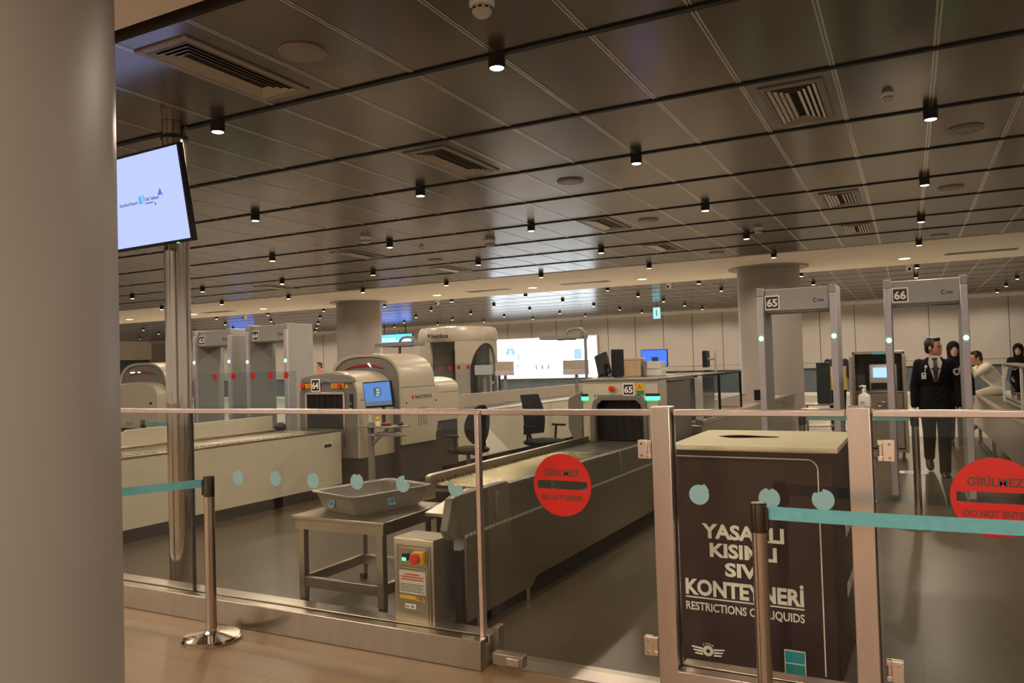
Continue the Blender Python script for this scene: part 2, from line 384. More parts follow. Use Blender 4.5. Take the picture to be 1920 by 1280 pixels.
# slot vents in the cream band
s0 = None
for i, (x, l) in enumerate(((1.32, 'dark slot vent in the cream ceiling band at far right'), (-7.0, 'dark slot vent in the cream band, right of the hanging number 2'), (-9.7, 'dark slot vent in the cream ceiling band left of centre'), (-19.6, 'dark slot vent in the cream ceiling band at far left'))):
    l = l.replace(', right of the hanging number 2', ' just right of the ceiling centre')
    if s0 is None:
        o = s0 = thing('slot_vent', '', 'air vent', (x, 17.6, HC-.01), 0, 'slot vents in the cream ceiling band')
        MB().box(-.62, .62, -.16, .16, -.006, 0).obj('frame', 'diff', o); sl = MB()
        for k in range(4): sl.box(-.58, .58, -.13+.068*k, -.09+.068*k, -.010, -.005)
        sl.obj('slot', 'inset', o)
    else: o = copy_tree(s0); o.location = (x, 17.6, HC-.01)
    o['label'] = l
# ceiling speakers
p0 = None
for i, (x, y, l) in enumerate(((-3.17, 3.52, 'round ceiling speaker nearest the camera, right of the long vent'), (-3.12, 7.52, 'pale round ceiling speaker in the middle of the ceiling'), (-3.12, 10.26, 'small round ceiling speaker right of the bright ceiling reflection'), (.51, 7.7, 'round ceiling speaker nearest the camera on the right side'), (.51, 10.4, 'round ceiling speaker at right, second back'), (.52, 14.66, 'round ceiling speaker at right close to the cream band'), (-3.09, 14.33, 'round ceiling speaker near the cream band left of the far column'), (-7.6, 11.8, 'round ceiling speaker left of the bright ceiling reflection'))):
    if p0 is None:
        o = p0 = thing('ceiling_speaker', '', 'speaker', (x, y, HC), 0, 'round ceiling speakers')
        MB().lathe([(.115, -.012), (.135, -.014), (.142, -.004), (.142, .0)], n=40).obj('rim', 'diff', o); MB().lathe([(0, -.017), (.110, -.017), (.114, -.013), (.116, -.004)], n=32).obj('grille', 'diff', o)
    else: o = copy_tree(p0); o.location = (x, y, HC)
    o['label'] = l
# smoke detectors
q0 = None
for i, (x, y, l, sc) in enumerate(((-1.92, 3.50, 'white smoke detector at the top edge of the view', 1.15), (-5.71, 10.44, 'white dome smoke detector in the middle of the ceiling', 1.5), (-1.94, 11.92, 'small white smoke detector left of the shining vent', 1.1), (-7.02, 9.04, 'white disc smoke detector in the left half of the ceiling', 1.3), (-.07, 6.31, 'low dark smoke detector between vent and spotlight at upper right', .7), (-6.9, 10.32, 'small flat smoke detector left of the white dome', .7))):
    if q0 is None:
        o = q0 = thing('smoke_detector', '', 'smoke detector', (x, y, HC), 0, 'smoke detectors on the ceiling')
        MB().lathe([(.0, -.075), (.032, -.074), (.046, -.058), (.05, -.03), (.05, -.026)], n=28).obj('head', 'scan', o)
        MB().lathe([(.052, -.030), (.058, -.026), (.058, -.0)], n=28).obj('base', 'white', o)
        sl = MB()
        for k in range(10): a = 2*pi*k/10; sl.box(.0445, .0505, -.009, .009, -.050, -.042, rot=Matrix.Rotation(a, 3, 'Z'))
        sl.obj('slot', 'black', o)
    else: o = copy_tree(q0); o.location = (x, y, HC)
    o['label'] = l; o.scale = (sc, sc, sc)
# security cameras at the far edge of the band
k0 = None
for i, (x, l) in enumerate(((.07, 'white security camera on the band edge above gate 66'), (-5.31, 'white security camera on the band edge left of the far column'), (-12.2, 'white security camera on the band edge above the body scanner'), (-19.9, 'white security camera on the band edge above gate 64'))):
    if k0 is None:
        o = k0 = thing('security_camera', '', 'camera', (x, 19.0, HC-.01), 0, 'security cameras on the band edge')
        MB().lathe([(.07, 0), (.07, -.04), (.03, -.05)], n=24).obj('mount', 'white', o)
        MB().ell((0, 0, -.10), (.065, .085, .06)).obj('body', 'white', o); MB().ell((0, -.07, -.115), (.035, .03, .035)).obj('lens', 'black', o)
    else: o = copy_tree(k0); o.location = (x, 19.0, HC-.01)
    o['label'] = l
# hanging exit signs
ex = thing('exit_sign', 'small cyan lit exit sign hanging from the ceiling near the back wall', 'sign', (-7.72, 26.0, HC))
MB().box(-.006, .006, -.006, .006, -.16, .08).obj('hanger', 'black', ex); EXM = emis('exit_cyan', (.25, .85, 1), 1.6)
MB().box(-.12, .12, -.02, .02, -.54, -.16).obj('panel', EXM, ex, bevel=.008); MB().box(-.028, .028, -.026, -.018, -.46, -.24).obj('pictogram', 'white', ex)

# ------------------------------------------------------------------ back wall light box and screens
lb = thing('light_box', 'large glowing white advertising light box on the back wall', 'advertisement', (-14.55, 31.36, 1.75))
MB().box(-2.58, 2.58, -.10, .02, -.92, .92).obj('frame', 'white', lb, bevel=.01)
MB().box(-2.53, 2.53, -.115, -.09, -.87, .87).obj('glowing_face', emis('lightbox_white', (.80, .90, 1), 4.0), lb)
pb = emis('lightbox_pale_blue', (.42, .72, .95), .95); pp = emis('lightbox_print', (.12, .14, .18), .8)
im = MB()
for dx, dz, r in ((-1.72, .42, .09), (-1.55, .42, .09), (-1.78, .28, .11), (-1.48, .28, .11)): disc(im, (dx, dz), r, -.121, -.116, 20)
im.box(-1.28, -1.18, -.121, -.116, -.05, .22); im.box(1.50, 1.85, -.121, -.116, -.10, .36); im.box(-1.32, -1.22, -.121, -.116, -.45, -.25)
im.obj('printed_picture', pb, lb)
im = MB()
for x in (-.35, -.05, .25): im.loft([[(x+r*cos(a*pi/6), y, -.42+z+.0*r) for a in range(12)] if 0 else [(x-r, y, -.52+z), (x+r, y, -.52+z), (x+r, y-.004, -.52+z), (x-r, y-.004, -.52+z)] for z, r, y in ((0, .02, -.117), (.08, .035, -.117), (.16, .03, -.117), (.24, .012, -.117))])
im.obj('printed_bottles', pp, lb)
BLU = emis('screen_sign_blue', (.03, .22, 1), 5)
def hang_sign(x, y, z, wd, hd, label, txt):
    t = thing('hanging_screen', label, 'screen', (x, y, z), 0)
    BX('casing', 'black', t, -wd/2, wd/2, -.04, .05, -hd/2, hd/2); MB().box(-wd/2+.02, wd/2-.02, -.046, -.038, -hd/2+.02, hd/2-.02).obj('display', BLU, t)
    h = MB()
    for s in (-1, 1): h.box(s*wd*.3-.015, s*wd*.3+.015, -.015, .015, hd/2-.02, HC-z+.02)
    h.obj('hanger', 'black', t)
    if txt:
        wt = emis('screen_text_white', (.75, .85, 1), 4)
        b = MB()
        for r_, (x0, ln) in enumerate(((-.42, .42), (-.42, .55))):
            xx = x0*wd
            while xx < (x0+ln)*wd: l_ = random.uniform(.05, .14); b.box(xx, xx+l_, -.052, -.046, -.05-.11*r_, .01-.11*r_); xx += l_+.03
        b.box(.22*wd, .44*wd, -.052, -.046, -.15, -.03)
        b.obj('text_lines', wt, t)
hang_sign(-21.4, 29.6, 2.88, 2.0, .40, 'blue lit information screen on the back wall right of the far left column', True)
hang_sign(-30.6, 29.0, 2.85, 1.8, .40, 'blue lit information screen hidden mostly behind gate 63', False)

# ------------------------------------------------------------------ glass partition
GY = 3.58
pt = thing('glass_partition', 'fixed glass partition on a brushed steel plinth, left of the gates', 'partition', (-2.04, GY, 0))
L = -4.6
MB().box(L, 0, -.08, -.012, 0, .155).box(L, 0, .012, .12, 0, .155).box(L, 0, -.012, .012, 0, .12).obj('plinth', 'steelh', pt, bevel=.004)
MB().box(-2.205, -.03, -.006, .006, .12, 1.325).obj('glass_pane', GL, pt)
MB().box(L, -2.222, -.006, .006, .12, 1.325).obj('glass_pane', GL, pt)
MB().box(-2.222, -2.205, -.009, .009, .13, 1.325).obj('black_seal', 'black', pt)
BX('handrail', 'rail', pt, L, .0, -.022, .022, 1.325, 1.355)
BX('end_stile', 'rail', pt, -.035, -.012, -.02, .02, .155, 1.335, bevel=.002)
BX('end_cap', 'steelh', pt, .0, .035, .05, .12, 0, .19, bevel=.003)
# round film dots on the panes
def dots(parent, ox, zs, lst):
    for i, (x, z, b) in enumerate(lst):
        disc(MB(), (x-ox, z), .046, -.0085, -.0065, 36, b).obj('film_dot', 'dot', parent)
dots(pt, -2.04, 0, ((-3.83, .915, (-.01, .062, .02)), (-3.51, .925, None), (-3.21, .925, None), (-2.88, .935, (0, .055, .018)), (-2.555, .935, (.036, .03, .030)), (-2.21, .93, (.02, .05, .045))))
def hinge(parent, x, z, d, h=.088):
    m_ = MB(); m_.box(x, x+d*.045, -.016, -.006, z-h/2, z+h/2); m_.box(x, x+d*.045, .006, .016, z-h/2, z+h/2)
    m_.box(x-d*.02, x, -.014, .014, z-h/2, z-h/4); m_.box(x-d*.02, x, -.014, .014, z+h/4, z+h/2); m_.cyl((x-d*.008, 0, z-h/2), (x-d*.008, 0, z+h/2), .012)
    o = m_.obj('hinge', mat('hinge_satin', (.85, .70, .58), .35, 1, var=.02), parent, bevel=.002)
    sc = MB()
    for zz in (-.028, .028): sc.cyl((x+d*.026, -.0195, z+zz), (x+d*.026, -.015, z+zz), .006)
    sc.obj('screw', 'chrome', o); return o
def no_entry(parent, x, z, r):
    s_ = MB(); n = 64; hw, hh = r*.86, r*.14
    # red disc with an open bar: ring of quads between the bar outline and the circle
    ins = []; out = []
    for i in range(n):
        a = 2*pi*(i+.5)/n; c_, s2 = cos(a), sin(a); k = min(hw/abs(c_), hh/abs(s2)); ins.append((x+k*c_, z+k*s2)); out.append((x+r*c_, z+r*s2))
    s_.loft([[(p[0], -.0085, p[1]) for p in out], [(p[0], -.0065, p[1]) for p in out], [(p[0], -.0065, p[1]) for p in ins], [(p[0], -.0085, p[1]) for p in ins], [(p[0], -.0085, p[1]) for p in out]], caps=False)
    o = s_.obj('no_entry_sticker', 'red', parent, smooth=False)
    tx = mat('sticker_cutout_text', (.085, .055, .038), .6)
    text('GİRİLMEZ', r*.22, (x, -.0095, z+r*.40), tx, o, width=r*1.22, bold=.02); text('DO NOT ENTER', r*.17, (x, -.0095, z-r*.40), tx, o, width=r*1.42, bold=.02)
    return o
g1 = thing('glass_gate', 'frameless glass swing gate left of the burgundy bin, with red no entry sticker', 'gate', (-1.045, GY, 0))
MB().box(-.965, -.06, -.006, .006, .07, 1.325).obj('glass_pane', GL, g1)
BX('top_rail', 'rail', g1, -.985, -.05, -.022, .022, 1.325, 1.355)
hinge(g1, -.085, 1.165, -1); hinge(g1, -.085, .235, -1)
no_entry(g1, -1.58+1.045, .975, .157)
lk = MB().box(-.955, -.78, -.028, .028, .025, .085).obj('floor_lock', 'steelh', g1, bevel=.003); MB().box(-.87, -.80, -.036, -.027, .035, .072).obj('lock_cover', 'rail', lk, bevel=.002)
def gpost(x, label):
    t = thing('gate_post', label, 'post', (x, GY, 0), 0, 'square steel gate posts')
    BX('shaft', 'rail', t, -.045, .045, -.05, .05, 0, 1.37, bevel=.004)
    BX('side_seal', 'black', t, .0451, .049, -.012, .012, .05, 1.34, bevel=0)
    return t
gpost(-1.05, 'square steel post between the left glass gate and the burgundy bin'); gpost(-.2, 'square steel post right of the burgundy bin')
cp = thing('glass_barrier', 'fixed glass panel on a steel plinth in front of the burgundy bin', 'partition', (-.625, GY, 0))
MB().box(-.376, .376, -.08, -.012, 0, .165).box(-.376, .376, .012, .09, 0, .165).box(-.376, .376, -.012, .012, 0, .13).obj('plinth', 'rail', cp, bevel=.004)
MB().box(-.372, .372, -.006, .006, .13, 1.325).obj('glass_pane', GL, cp)
BX('handrail', 'rail', cp, -.372, .372, -.022, .022, 1.325, 1.355)
dots(cp, -.625, 0, ((-.89, .962, (.03, .033, .018)), (-.578, .962, (.0, .048, .012)), (-.355, .968, (-.02, .046, .02))))
g2 = thing('glass_gate', 'frameless glass swing gate at right, red no entry sticker behind the belt', 'gate', (-.15, GY, 0))
MB().box(.012, 1.05, -.006, .006, .07, 1.325).obj('glass_pane', GL, g2)
BX('top_rail', 'rail', g2, .0, 1.06, -.022, .022, 1.325, 1.355)
hinge(g2, .035, 1.185, 1); hinge(g2, .035, .275, 1)
no_entry(g2, .28+.15, 1.01, .157)
BX('threshold_strip', 'steelh', None, -2.0, -1.1, 3.60, 3.78, -.02, .004, bevel=0)
tag(bpy.data.objects['threshold_strip'], 'flat pale metal threshold strip on the floor under the left glass gate', 'threshold')

# ------------------------------------------------------------------ stanchions
def stanchion(loc, label, h=.97):
    t = thing('belt_stanchion', label, 'stanchion', loc, 0, 'chrome belt stanchions')
    MB().lathe([(0, .0), (.170, .0), (.172, .014), (.160, .026), (.10, .034), (.045, .042), (.036, .055), (0, .056)], n=48).obj('base', 'chrome', t)
    MB().lathe([(.031, .05), (.031, h-.10)], n=32).obj('pole', 'pole', t)
    hd = MB().lathe([(.0312, h-.12), (.0325, h-.118), (.0325, h-.004), (.029, h), (0, h)], n=32).obj('head', mat('dark_chrome', (.16, .145, .13), .18, 1, var=.03), t)
    BX('belt_slot', 'black', hd, .026, .039, -.018, .018, h-.11, h-.02, bevel=.002)
    return t
def belt(p, q, label, hh=.048, sag=0, txt=None):
    p, q = Vector(p), Vector(q); d = q-p; n_ = Vector((-d.y, d.x, 0)).normalized()*.0012; rings = []; N = 16
    for i in range(N+1):
        t = i/N; c = p+d*t; c.z -= 4*sag*t*(1-t)
        rings.append([c-n_+Vector((0, 0, -hh/2)), c+n_+Vector((0, 0, -hh/2)), c+n_+Vector((0, 0, hh/2)), c-n_+Vector((0, 0, hh/2))])
    o = MB().loft(rings).obj('barrier_belt', 'belt', None); tag(o, label, 'belt'); return o
s1 = stanchion((-3.77, 3.29, 0), 'chrome belt stanchion at left in front of the steel plinth'); s1.rotation_euler.z = R(205)
belt((-3.80, 3.27, .93), (-4.3, 2.55, .915), 'teal barrier belt running left from the front left stanchion behind the big column')
s2 = stanchion((-.575, 3.28, 0), 'chrome belt stanchion standing before the burgundy bin', .995); s2.rotation_euler.z = R(2)
belt((-.54, 3.28, .955), (1.2, 3.36, .955), 'bright teal barrier belt crossing the lower right in front of the gate', .054, .008)
s3 = stanchion((.02, 7.9, 0), 'dark belt stanchion behind the right glass gate, beside the walking man', 1.03); s3.rotation_euler.z = R(180)
s4 = stanchion((-.99, 8.25, 0), 'belt stanchion behind the burgundy bin, only its head in view', 1.0)
belt((-.95, 8.24, .955), (-.02, 7.91, .985), 'teal barrier belt between the two stanchions behind the burgundy bin', .05)
s5 = stanchion((-9.2, 6.95, 0), 'belt stanchion at far left in front of the leftmost scanner', .97)
belt((-9.16, 6.95, .925), (-7.95, 6.85, .92), 'teal barrier belt at far left beside the steel pole', .05)

# ------------------------------------------------------------------ burgundy liquids bin
bn = thing('liquids_bin', 'dark burgundy liquids container with cream top and white lettering behind the glass', 'bin', (-.74, 4.05, 0), R(-1))
b_ = MB(); prof = []
for z, k in ((.012, .0), (.3, .003), (.7, -.003), (1.11, 0)): prof.append([(-.385-k, -k, z), (.38+k, -k, z), (.395+k, .03, z), (.41+k, .87, z), (-.43-k, .87, z), (-.40-k, .03, z)])
b_.loft(prof).obj('wrapped_body', 'bin', bn, bevel=.006)
tp = MB(); N = 40
import itertools
hol = [(-.10+.17*cos(2*pi*i/N), .50+.085*sin(2*pi*i/N)*(1+.25*cos(6*pi*i/N))) for i in range(N)]
def sqp(i, hx, hy, cy):
    a = 2*pi*i/N; k = min(hx/max(abs(cos(a)), 1e-6), hy/max(abs(sin(a)), 1e-6)); return (k*cos(a), cy+k*sin(a))
out = [sqp(i, .415, .44, .43) for i in range(N)]
tp.loft([[(p[0]-.005, p[1], z) for p in q] for q, z in ((out, 1.11), (out, 1.135), (hol, 1.135), (hol, 1.1315), (out, 1.11))], caps=False)
tpo = tp.obj('cream_top', 'bintop', bn, smooth=False)
MB().prism([(p[0], p[1]) for p in hol], 'z', 1.1102, 1.1108).obj('opening', 'void', tpo)  # near-black sheet in place of the shade inside the hole
wl = MB(); wl.box(-.385, .27, -.008, -.003, 1.075, 1.081)
arc = [(.27+.05*sin(a*pi/16), 1.078-.05+.05*cos(a*pi/16)) for a in range(9)]; wl.tube([(x, -.006, z) for x, z in arc], .003, 6); wl.box(.317, .323, -.008, -.003, .03, 1.028)
wl.obj('white_border_line', 'white', bn)
for s_, z, wd, h, x in (('YASAKLI', .695, .41, .073, -.055), ('KISIMLI', .598, .335, .070, -.055), ('SIVI', .503, .185, .068, -.055), ('KONTEYNERİ', .398, .59, .080, -.062), ('RESTRICTIONS ON LIQUIDS', .298, .59, .043, -.062)):
    text(s_, h, (x, -.009, z), 'white', bn, width=wd, bold=.038 if h > .05 else .018, ext=.0008)
MB().box(-.357, .233, -.009, -.004, .338, .344).obj('underline', 'white', bn)
em = MB(); ez = -.118
for s in (-1, 1):
    for k in range(3):
        em.loft([[(-.25+s*(.028), -.006, .195+ez-.014*k+.005), (-.25+s*.028, -.010, .195+ez-.014*k-.003), (-.25+s*.028, -.006, .195+ez-.014*k-.004)], [(-.25+s*(.085-.008*k), -.006, .205+ez-.016*k), (-.25+s*(.085-.008*k), -.010, .200+ez-.016*k), (-.25+s*(.085-.008*k), -.006, .198+ez-.016*k)]])
disc(em, (-.25, .188+ez), .027, -.010, -.005, 28)
eo = em.obj('winged_emblem', 'white', bn); MB().prism([(-.25+.010*cos(i*pi/8), .188+ez+.010*sin(i*pi/8)) for i in range(16)], 'y', -.012, -.009).obj('emblem_core', 'bin', eo)
for i, c_ in enumerate('SHGM'):
    a = (1.5-i)*.42; text(c_, .011, (-.25-.038*sin(a), -.009, .188+ez+.038*cos(a)), 'white', eo, bold=.01)
lg = MB().box(.13, .23, -.010, -.004, .015, .135).obj('teal_logo', 'white', bn); MB().box(.134, .226, -.013, -.009, .075, .131).obj('logo_top', mat('logo_teal', (.02, .35, .45), .5), lg); MB().box(.134, .226, -.013, -.009, .019, .069).obj('logo_bottom', mat('logo_green', (.02, .27, .25), .5), lg)
# lettering on the bin's right side
for s_, z, h in (('YASAKLI', .695, .07), ('KONTEYNERİ', .398, .07)): text(s_, h, (.4125, .42, z), 'white', bn, width=.42, rz=pi/2, bold=.03)
st = thing('striped_board', 'narrow board striped blue and red beside the burgundy bin', 'board', (-.335, 5.42, 0), R(-4))
BX('upper_blue', mat('banner_blue', (.10, .28, .55), .5), st, -.035, .035, -.02, .02, .98, 1.16); BX('red_band', 'redc', st, -.035, .035, -.02, .02, .66, .978); BX('lower_blue', 'label', st, -.035, .035, -.02, .02, .02, .658); BX('foot', 'black', st, -.06, .06, -.12, .12, 0, .02)

# ------------------------------------------------------------------ pole with screen
po = thing('steel_pole', 'tall polished steel pole from floor to ceiling at left', 'pole', (-4.92, 4.03, 0))
m_ = MB()
N = 96; pr = [(0.088+.007*(1 if math.cos(3*a*2*pi/N) > .80 else 0)) for a in range(N)]
m_.loft([[(pr[i]*cos(2*pi*i/N+.6), pr[i]*sin(2*pi*i/N+.6), z) for i in range(N)] for z in (0, HC-.002)]); m_.obj('shaft', 'pole', po, ang=20)
MB().lathe([(.098, HC-.13), (.098, HC-.105)], n=48).obj('collar', 'black', po)
tv = thing('hanging_screen', 'large lit pale blue display hung on the steel pole, tilted down', 'screen', (-4.93, 3.84, 2.87)); tv.rotation_euler = (R(9), 0, R(-3))
tv.location = (-4.97, 3.80, 2.875)
BX('casing', 'black', tv, -.62, .49, -.02, .025, -.345, .345, bevel=.006)
SCR = emis('tv_screen', (.43, .51, 1.0), 1.1); MB().box(-.60, .47, -.0225, -.015, -.325, .325).obj('display', SCR, tv)
ti = emis('tv_ink', (.05, .05, .22), .6); tb = emis('tv_blue', (.03, .20, .75), .9)
text('Türk Telekom', .026, (.115, -.024, .0), ti, tv, width=.165, bold=.005); MB().box(.045, .085, -.0245, -.022, -.034, -.027).box(.09, .125, -.0245, -.022, -.034, -.027).obj('small_text_line', ti, tv)
text('Airport', .026, (-.095, -.024, -.01), ti, tv, width=.095, bold=0, al='CENTER'); text('İstanbul', .026, (-.21, -.024, -.01), ti, tv, width=.11, bold=0)
MB().box(-.032, .002, -.0245, -.022, -.028, .028).obj('airport_logo', emis('tv_cyan', (.05, .45, .85), 1), tv)
m_ = MB(); 
for dx, dz, r in ((.22, .03, .013), (.205, .018, .010), (.235, .015, .008), (.222, .05, .006), (.15, -.045, .008)): m_.box(dx-r, dx+r, -.0245, -.022, dz-r, dz+r, )
m_.obj('logo_tiles', tb, tv); MB().box(.022, .024, -.0245, -.022, -.035, .035).obj('divider', ti, tv)
BX('wall_bracket', 'black', tv, -.12, .14, .025, .12, -.12, .12)
MB().box(.32, .335, -.024, -.01, -.349, -.343).obj('power_led', 'ledg', tv)

# ------------------------------------------------------------------ lane 65
A65 = R(-2)
cv = thing('roller_conveyor', 'steel roller conveyor running up to the scanner numbered 65', 'conveyor', (-2.34, 3.75, 0), A65)
MB().prism([(.12, .60), (3.95, .60), (3.95, .15), (1.0, .15), (.93, .10), (.12, .10)], 'x', -.012, 0).obj('side_panel', 'dsteel', cv, bevel=.002)
MB().prism([(1.0, .60), (3.95, .60), (3.95, .15), (1.0, .15)], 'x', -.93, -.918).obj('side_panel', 'dsteel', cv, bevel=.002)
MB().box(-.90, -.06, 1.05, 3.95, 0, .5).box(-.36, -.06, .15, 1.1, 0, .5).obj('dark_plinth', 'kick', cv)
# right guard: sloped nose, upright plate
MB().prism([(-.02, .60), (-.06, .66), (.0, .83), (.05, .845), (.62, .845), (.66, .825), (3.95, .80), (3.95, .60)], 'x', -.055, -.002).obj('guard', mat('guard_plastic', (.125, .115, .09), .38, var=.05), cv, bevel=.006)
gr = MB()
for y in (.50, 1.28, 2.6): gr.box(-.004, .004, y-.02, y+.02, .62, .80)
gr.obj('guard_bracket', 'steel', cv, bevel=.003)
MB().prism([(.62, .80), (3.95, .775), (3.95, .735), (.62, .74)], 'x', -.10, -.055).obj('inner_rail', 'steel', cv, bevel=.004)
st_ = MB(); k = 0; y = .12
while y < 3.95: st_.box(-.001, .003, y, y+.022, .588, .604); y += .044
st_.obj('dashed_strip', mat('strip_dash', (.55, .50, .25), .5), cv); st_ = MB(); y = .142
while y < 3.95: st_.box(-.001, .003, y, y+.022, .588, .604); y += .044
st_.obj('dashed_strip', mat('strip_dash2', (.25, .28, .42), .5), cv)
gl = MB(); gl.prism([(1.02, .725), (1.02, .775), (1.06, .785), (3.95, .785), (3.95, .725)], 'x', -.93, -.885); gl.obj('guard', 'steel', cv, bevel=.006)
MB().prism([(.55, .615), (1.06, .70), (1.06, .67), (.55, .59)], 'x', -.60, -.06).obj('infeed_plate', 'steelh', cv, bevel=.003)
rl = 0; y = 1.10
proto = MB().cyl((-.88, 0, 0), (-.09, 0, 0), .024, n=16).obj('roller', mat('roller_steel', (.26, .22, .135), .27, 1, var=.03), cv); proto.location = (0, 1.10, .70)
for k in range(1, 26): o = proto.copy(); COL.objects.link(o); o.location = (0, 1.10+.077*k, .70); o.parent = cv
BX('belt', 'beltdk', cv, -.88, -.09, 3.06, 3.95, .66, .722, bevel=.01)
BX('roller_tray', 'kick', cv, -.88, -.09, 1.08, 3.95, .60, .655, bevel=0)
cg = MB()
for k in range(52): cg.box(-.886, -.868, 1.12+.055*k, 1.145+.055*k, .72, .742)
cg.obj('guard_teeth', 'dsteel', cv)
cl = MB()
for y in (.3, .93): cl.cyl((-.04, y, 0), (-.04, y, .10), .018, n=12)
cl.obj('levelling_foot', 'steel', cv)
# control cabinet at the front end
cx = thing('control_box', 'steel control box with green and red buttons at the conveyor front end', 'control box', (-2.34, 3.75, 0), A65)
MB().prism([(-.09, .60), (-.085, .61), (.12, .605), (.12, .10), (-.09, .10)], 'x', -.36, -.08).obj('cabinet', brushed('cabinet_steel', (.36, .31, .235), .32), cx, bevel=.004)
MB().box(-.335, -.10, -.098, -.088, .13, .575).obj('front_frame', MATS['cabinet_steel'], cx, bevel=.003)
MB().box(-.315, -.115, -.102, -.096, .455, .56).obj('button_plate', 'steelh', cx, bevel=.002)
gb = MB().box(-.283, -.243, -.118, -.10, .488, .528).obj('green_switch', 'plast', cx, bevel=.003); MB().box(-.278, -.252, -.121, -.116, .488, .505).obj('lit_lens', 'ledg', gb)
eb = MB().prism([(-.225+.0, .475), (-.13, .475), (-.13, .545), (-.195, .545), (-.225, .515)], 'y', -.125, -.10).obj('emergency_housing', 'yellow', cx, bevel=.004); MB().cyl((-.178, -.15, .508), (-.178, -.12, .508), .030).obj('red_button', 'redp', eb, bevel=.004)
BX('door', MATS['cabinet_steel'], cx, -.318, -.112, -.103, -.096, .135, .445, bevel=.002)
nt_ = BX('notice', 'scan', cx, -.312, -.128, -.1055, -.102, .30, .43, bevel=0)
tl = MB()
for k, (a, b) in enumerate(((.2, .8), (.05, .95), (.05, .95))): tl.box(-.305+.17*a, -.305+.17*b, -.107, -.105, .405-.014*k, .412-.014*k)
tl.obj('red_text_lines', 'inkr', nt_); tl = MB()
for k in range(5): tl.box(-.305, -.135-.02*(k % 2), -.107, -.105, .352-.010*k, .355-.010*k)
tl.obj('black_text_lines', 'ink', nt_)
wr = BX('warning_strip', 'yellow', cx, -.312, -.20, -.1055, -.102, .268, .288, bevel=0)
tr = MB()
for x in (-.185, -.148): tr.prism([(x-.014, .264), (x+.014, .264), (x, .290)], 'y', -.1055, -.102)
tr.obj('warning_triangle', 'yellow', cx); tr = MB()
for x in (-.185, -.148): tr.box(x-.002, x+.002, -.107, -.105, .269, .280)
tr.obj('warning_mark', 'ink', cx)
pl = BX('name_plate', 'white', cx, -.275, -.20, -.1055, -.102, .215, .242, bevel=0); text('K.K. TRK', .014, (-.2375, -.1075, .2285), 'ink', pl, width=.06, bold=.01)
sc = MB()
for x in (-.30, -.13): sc.cyl((x, -.107, .15), (x, -.102, .15), .006, n=12)
sc.obj('screw', 'chrome', cx)
# steel table
tb_ = thing('steel_table', 'low stainless steel table carrying the grey tray at the conveyor front', 'table', (-3.41, 4.0, 0))
MB().box(-.39, .39, 0, .74, .575, .60).obj('table_top', 'steelh', tb_, bevel=.004)
ap = MB(); ap.box(-.37, .37, .02, .035, .51, .575); ap.box(-.37, -.355, .03, .72, .51, .575); ap.box(.355, .37, .03, .72, .51, .575); ap.box(-.37, .37, .705, .72, .51, .575); ap.obj('apron', 'steelh', tb_)
for x in (-.33, .33):
    for y in (.05, .69): lg_ = BX('leg', 'steel', tb_, x-.025, x+.025, y-.02, y+.03, .04, .575); BX('rubber_foot', 'rubber', lg_, x-.022, x+.022, y-.017, y+.027, 0, .05)
for y in (.05, .69): BX('stretcher', 'steelh', tb_, -.305, .305, y-.015, y+.015, .115, .185)
for x in (-.33, .33): BX('stretcher', 'steelh', tb_, x-.015, x+.015, .08, .67, .115, .185)
# tray
ty = thing('security_tray', 'grey plastic security tray numbered 18 lying on the steel table', 'tray', (-3.44, 4.44, .601), R(-17))
def rr(hx, hy, r, z, n=6):
    p = []
    for cx_, cy_, a0 in ((hx-r, hy-r, 0), (-hx+r, hy-r, pi/2), (-hx+r, -hy+r, pi), (hx-r, -hy+r, 3*pi/2)):
        for i in range(n+1): a = a0+pi/2*i/n; p.append((cx_+r*cos(a), cy_+r*sin(a), z))
    return p
MB().loft([rr(.20, .27, .04, 0), rr(.225, .30, .05, .05), rr(.25, .325, .06, .125), rr(.275, .35, .07, .128), rr(.278, .353, .07, .140), rr(.262, .337, .065, .143), rr(.243, .318, .06, .132), rr(.213, .288, .05, .045), rr(.19, .26, .04, .012)]).obj('tub', 'tray', ty, bevel=0)
for sd in (0, 1):
    lb_ = MB().box(-.03, .03, -.002, .002, -.027, .027).obj('number_label', 'label', ty)
    if sd == 0: lb_.location = (-.03, -.3185, .068); lb_.rotation_euler = (R(-20), 0, 0)
    else: lb_.location = (.2445, -.02, .070); lb_.rotation_euler = (R(-18), 0, pi/2)
    text('18', .030, (0, -.0035, 0), 'inkb', lb_, 'digits', width=.036, bold=.02)

# scanner 65
xr = thing('baggage_scanner', 'baggage scanner with cream front panel numbered 65 at the conveyor end', 'scanner', (-2.34, 3.75, 0), A65)
fr = MB(); x0, x1, zt = -.97, -.12, 1.37
prof = [(x0+.03, zt), (x1-.0, zt), (x1, .70), (x1-.115, .70), (x1-.115, 1.02), (x1-.135, 1.17), (x1-.20, 1.215), (x0+.22, 1.215), (x0+.14, 1.16), (x0+.10, 1.0), (x0+.10, .70), (x0, .70), (x0, zt-.07)]
fr.prism(prof, 'y', 4.0, 4.30).obj('front_panel', 'cface', xr, bevel=.006)
MB().box(x0-.01, x1+.005, 3.985, 4.32, zt, zt+.022).obj('top_trim', 'gplast', xr, bevel=.004)
nb = MB(); nb.prism([(x0+.10, .72), (x0+.10, 1.0), (x0+.14, 1.16), (x0+.22, 1.213), (x1-.20, 1.213), (x1-.135, 1.17), (x1-.115, 1.02), (x1-.115, .72), (x1-.15, .72), (x1-.155, 1.0), (x1-.18, 1.12), (x1-.23, 1.165), (x0+.24, 1.165), (x0+.185, 1.12), (x0+.155, .98), (x0+.15, .72)], 'y', 3.96, 4.02)
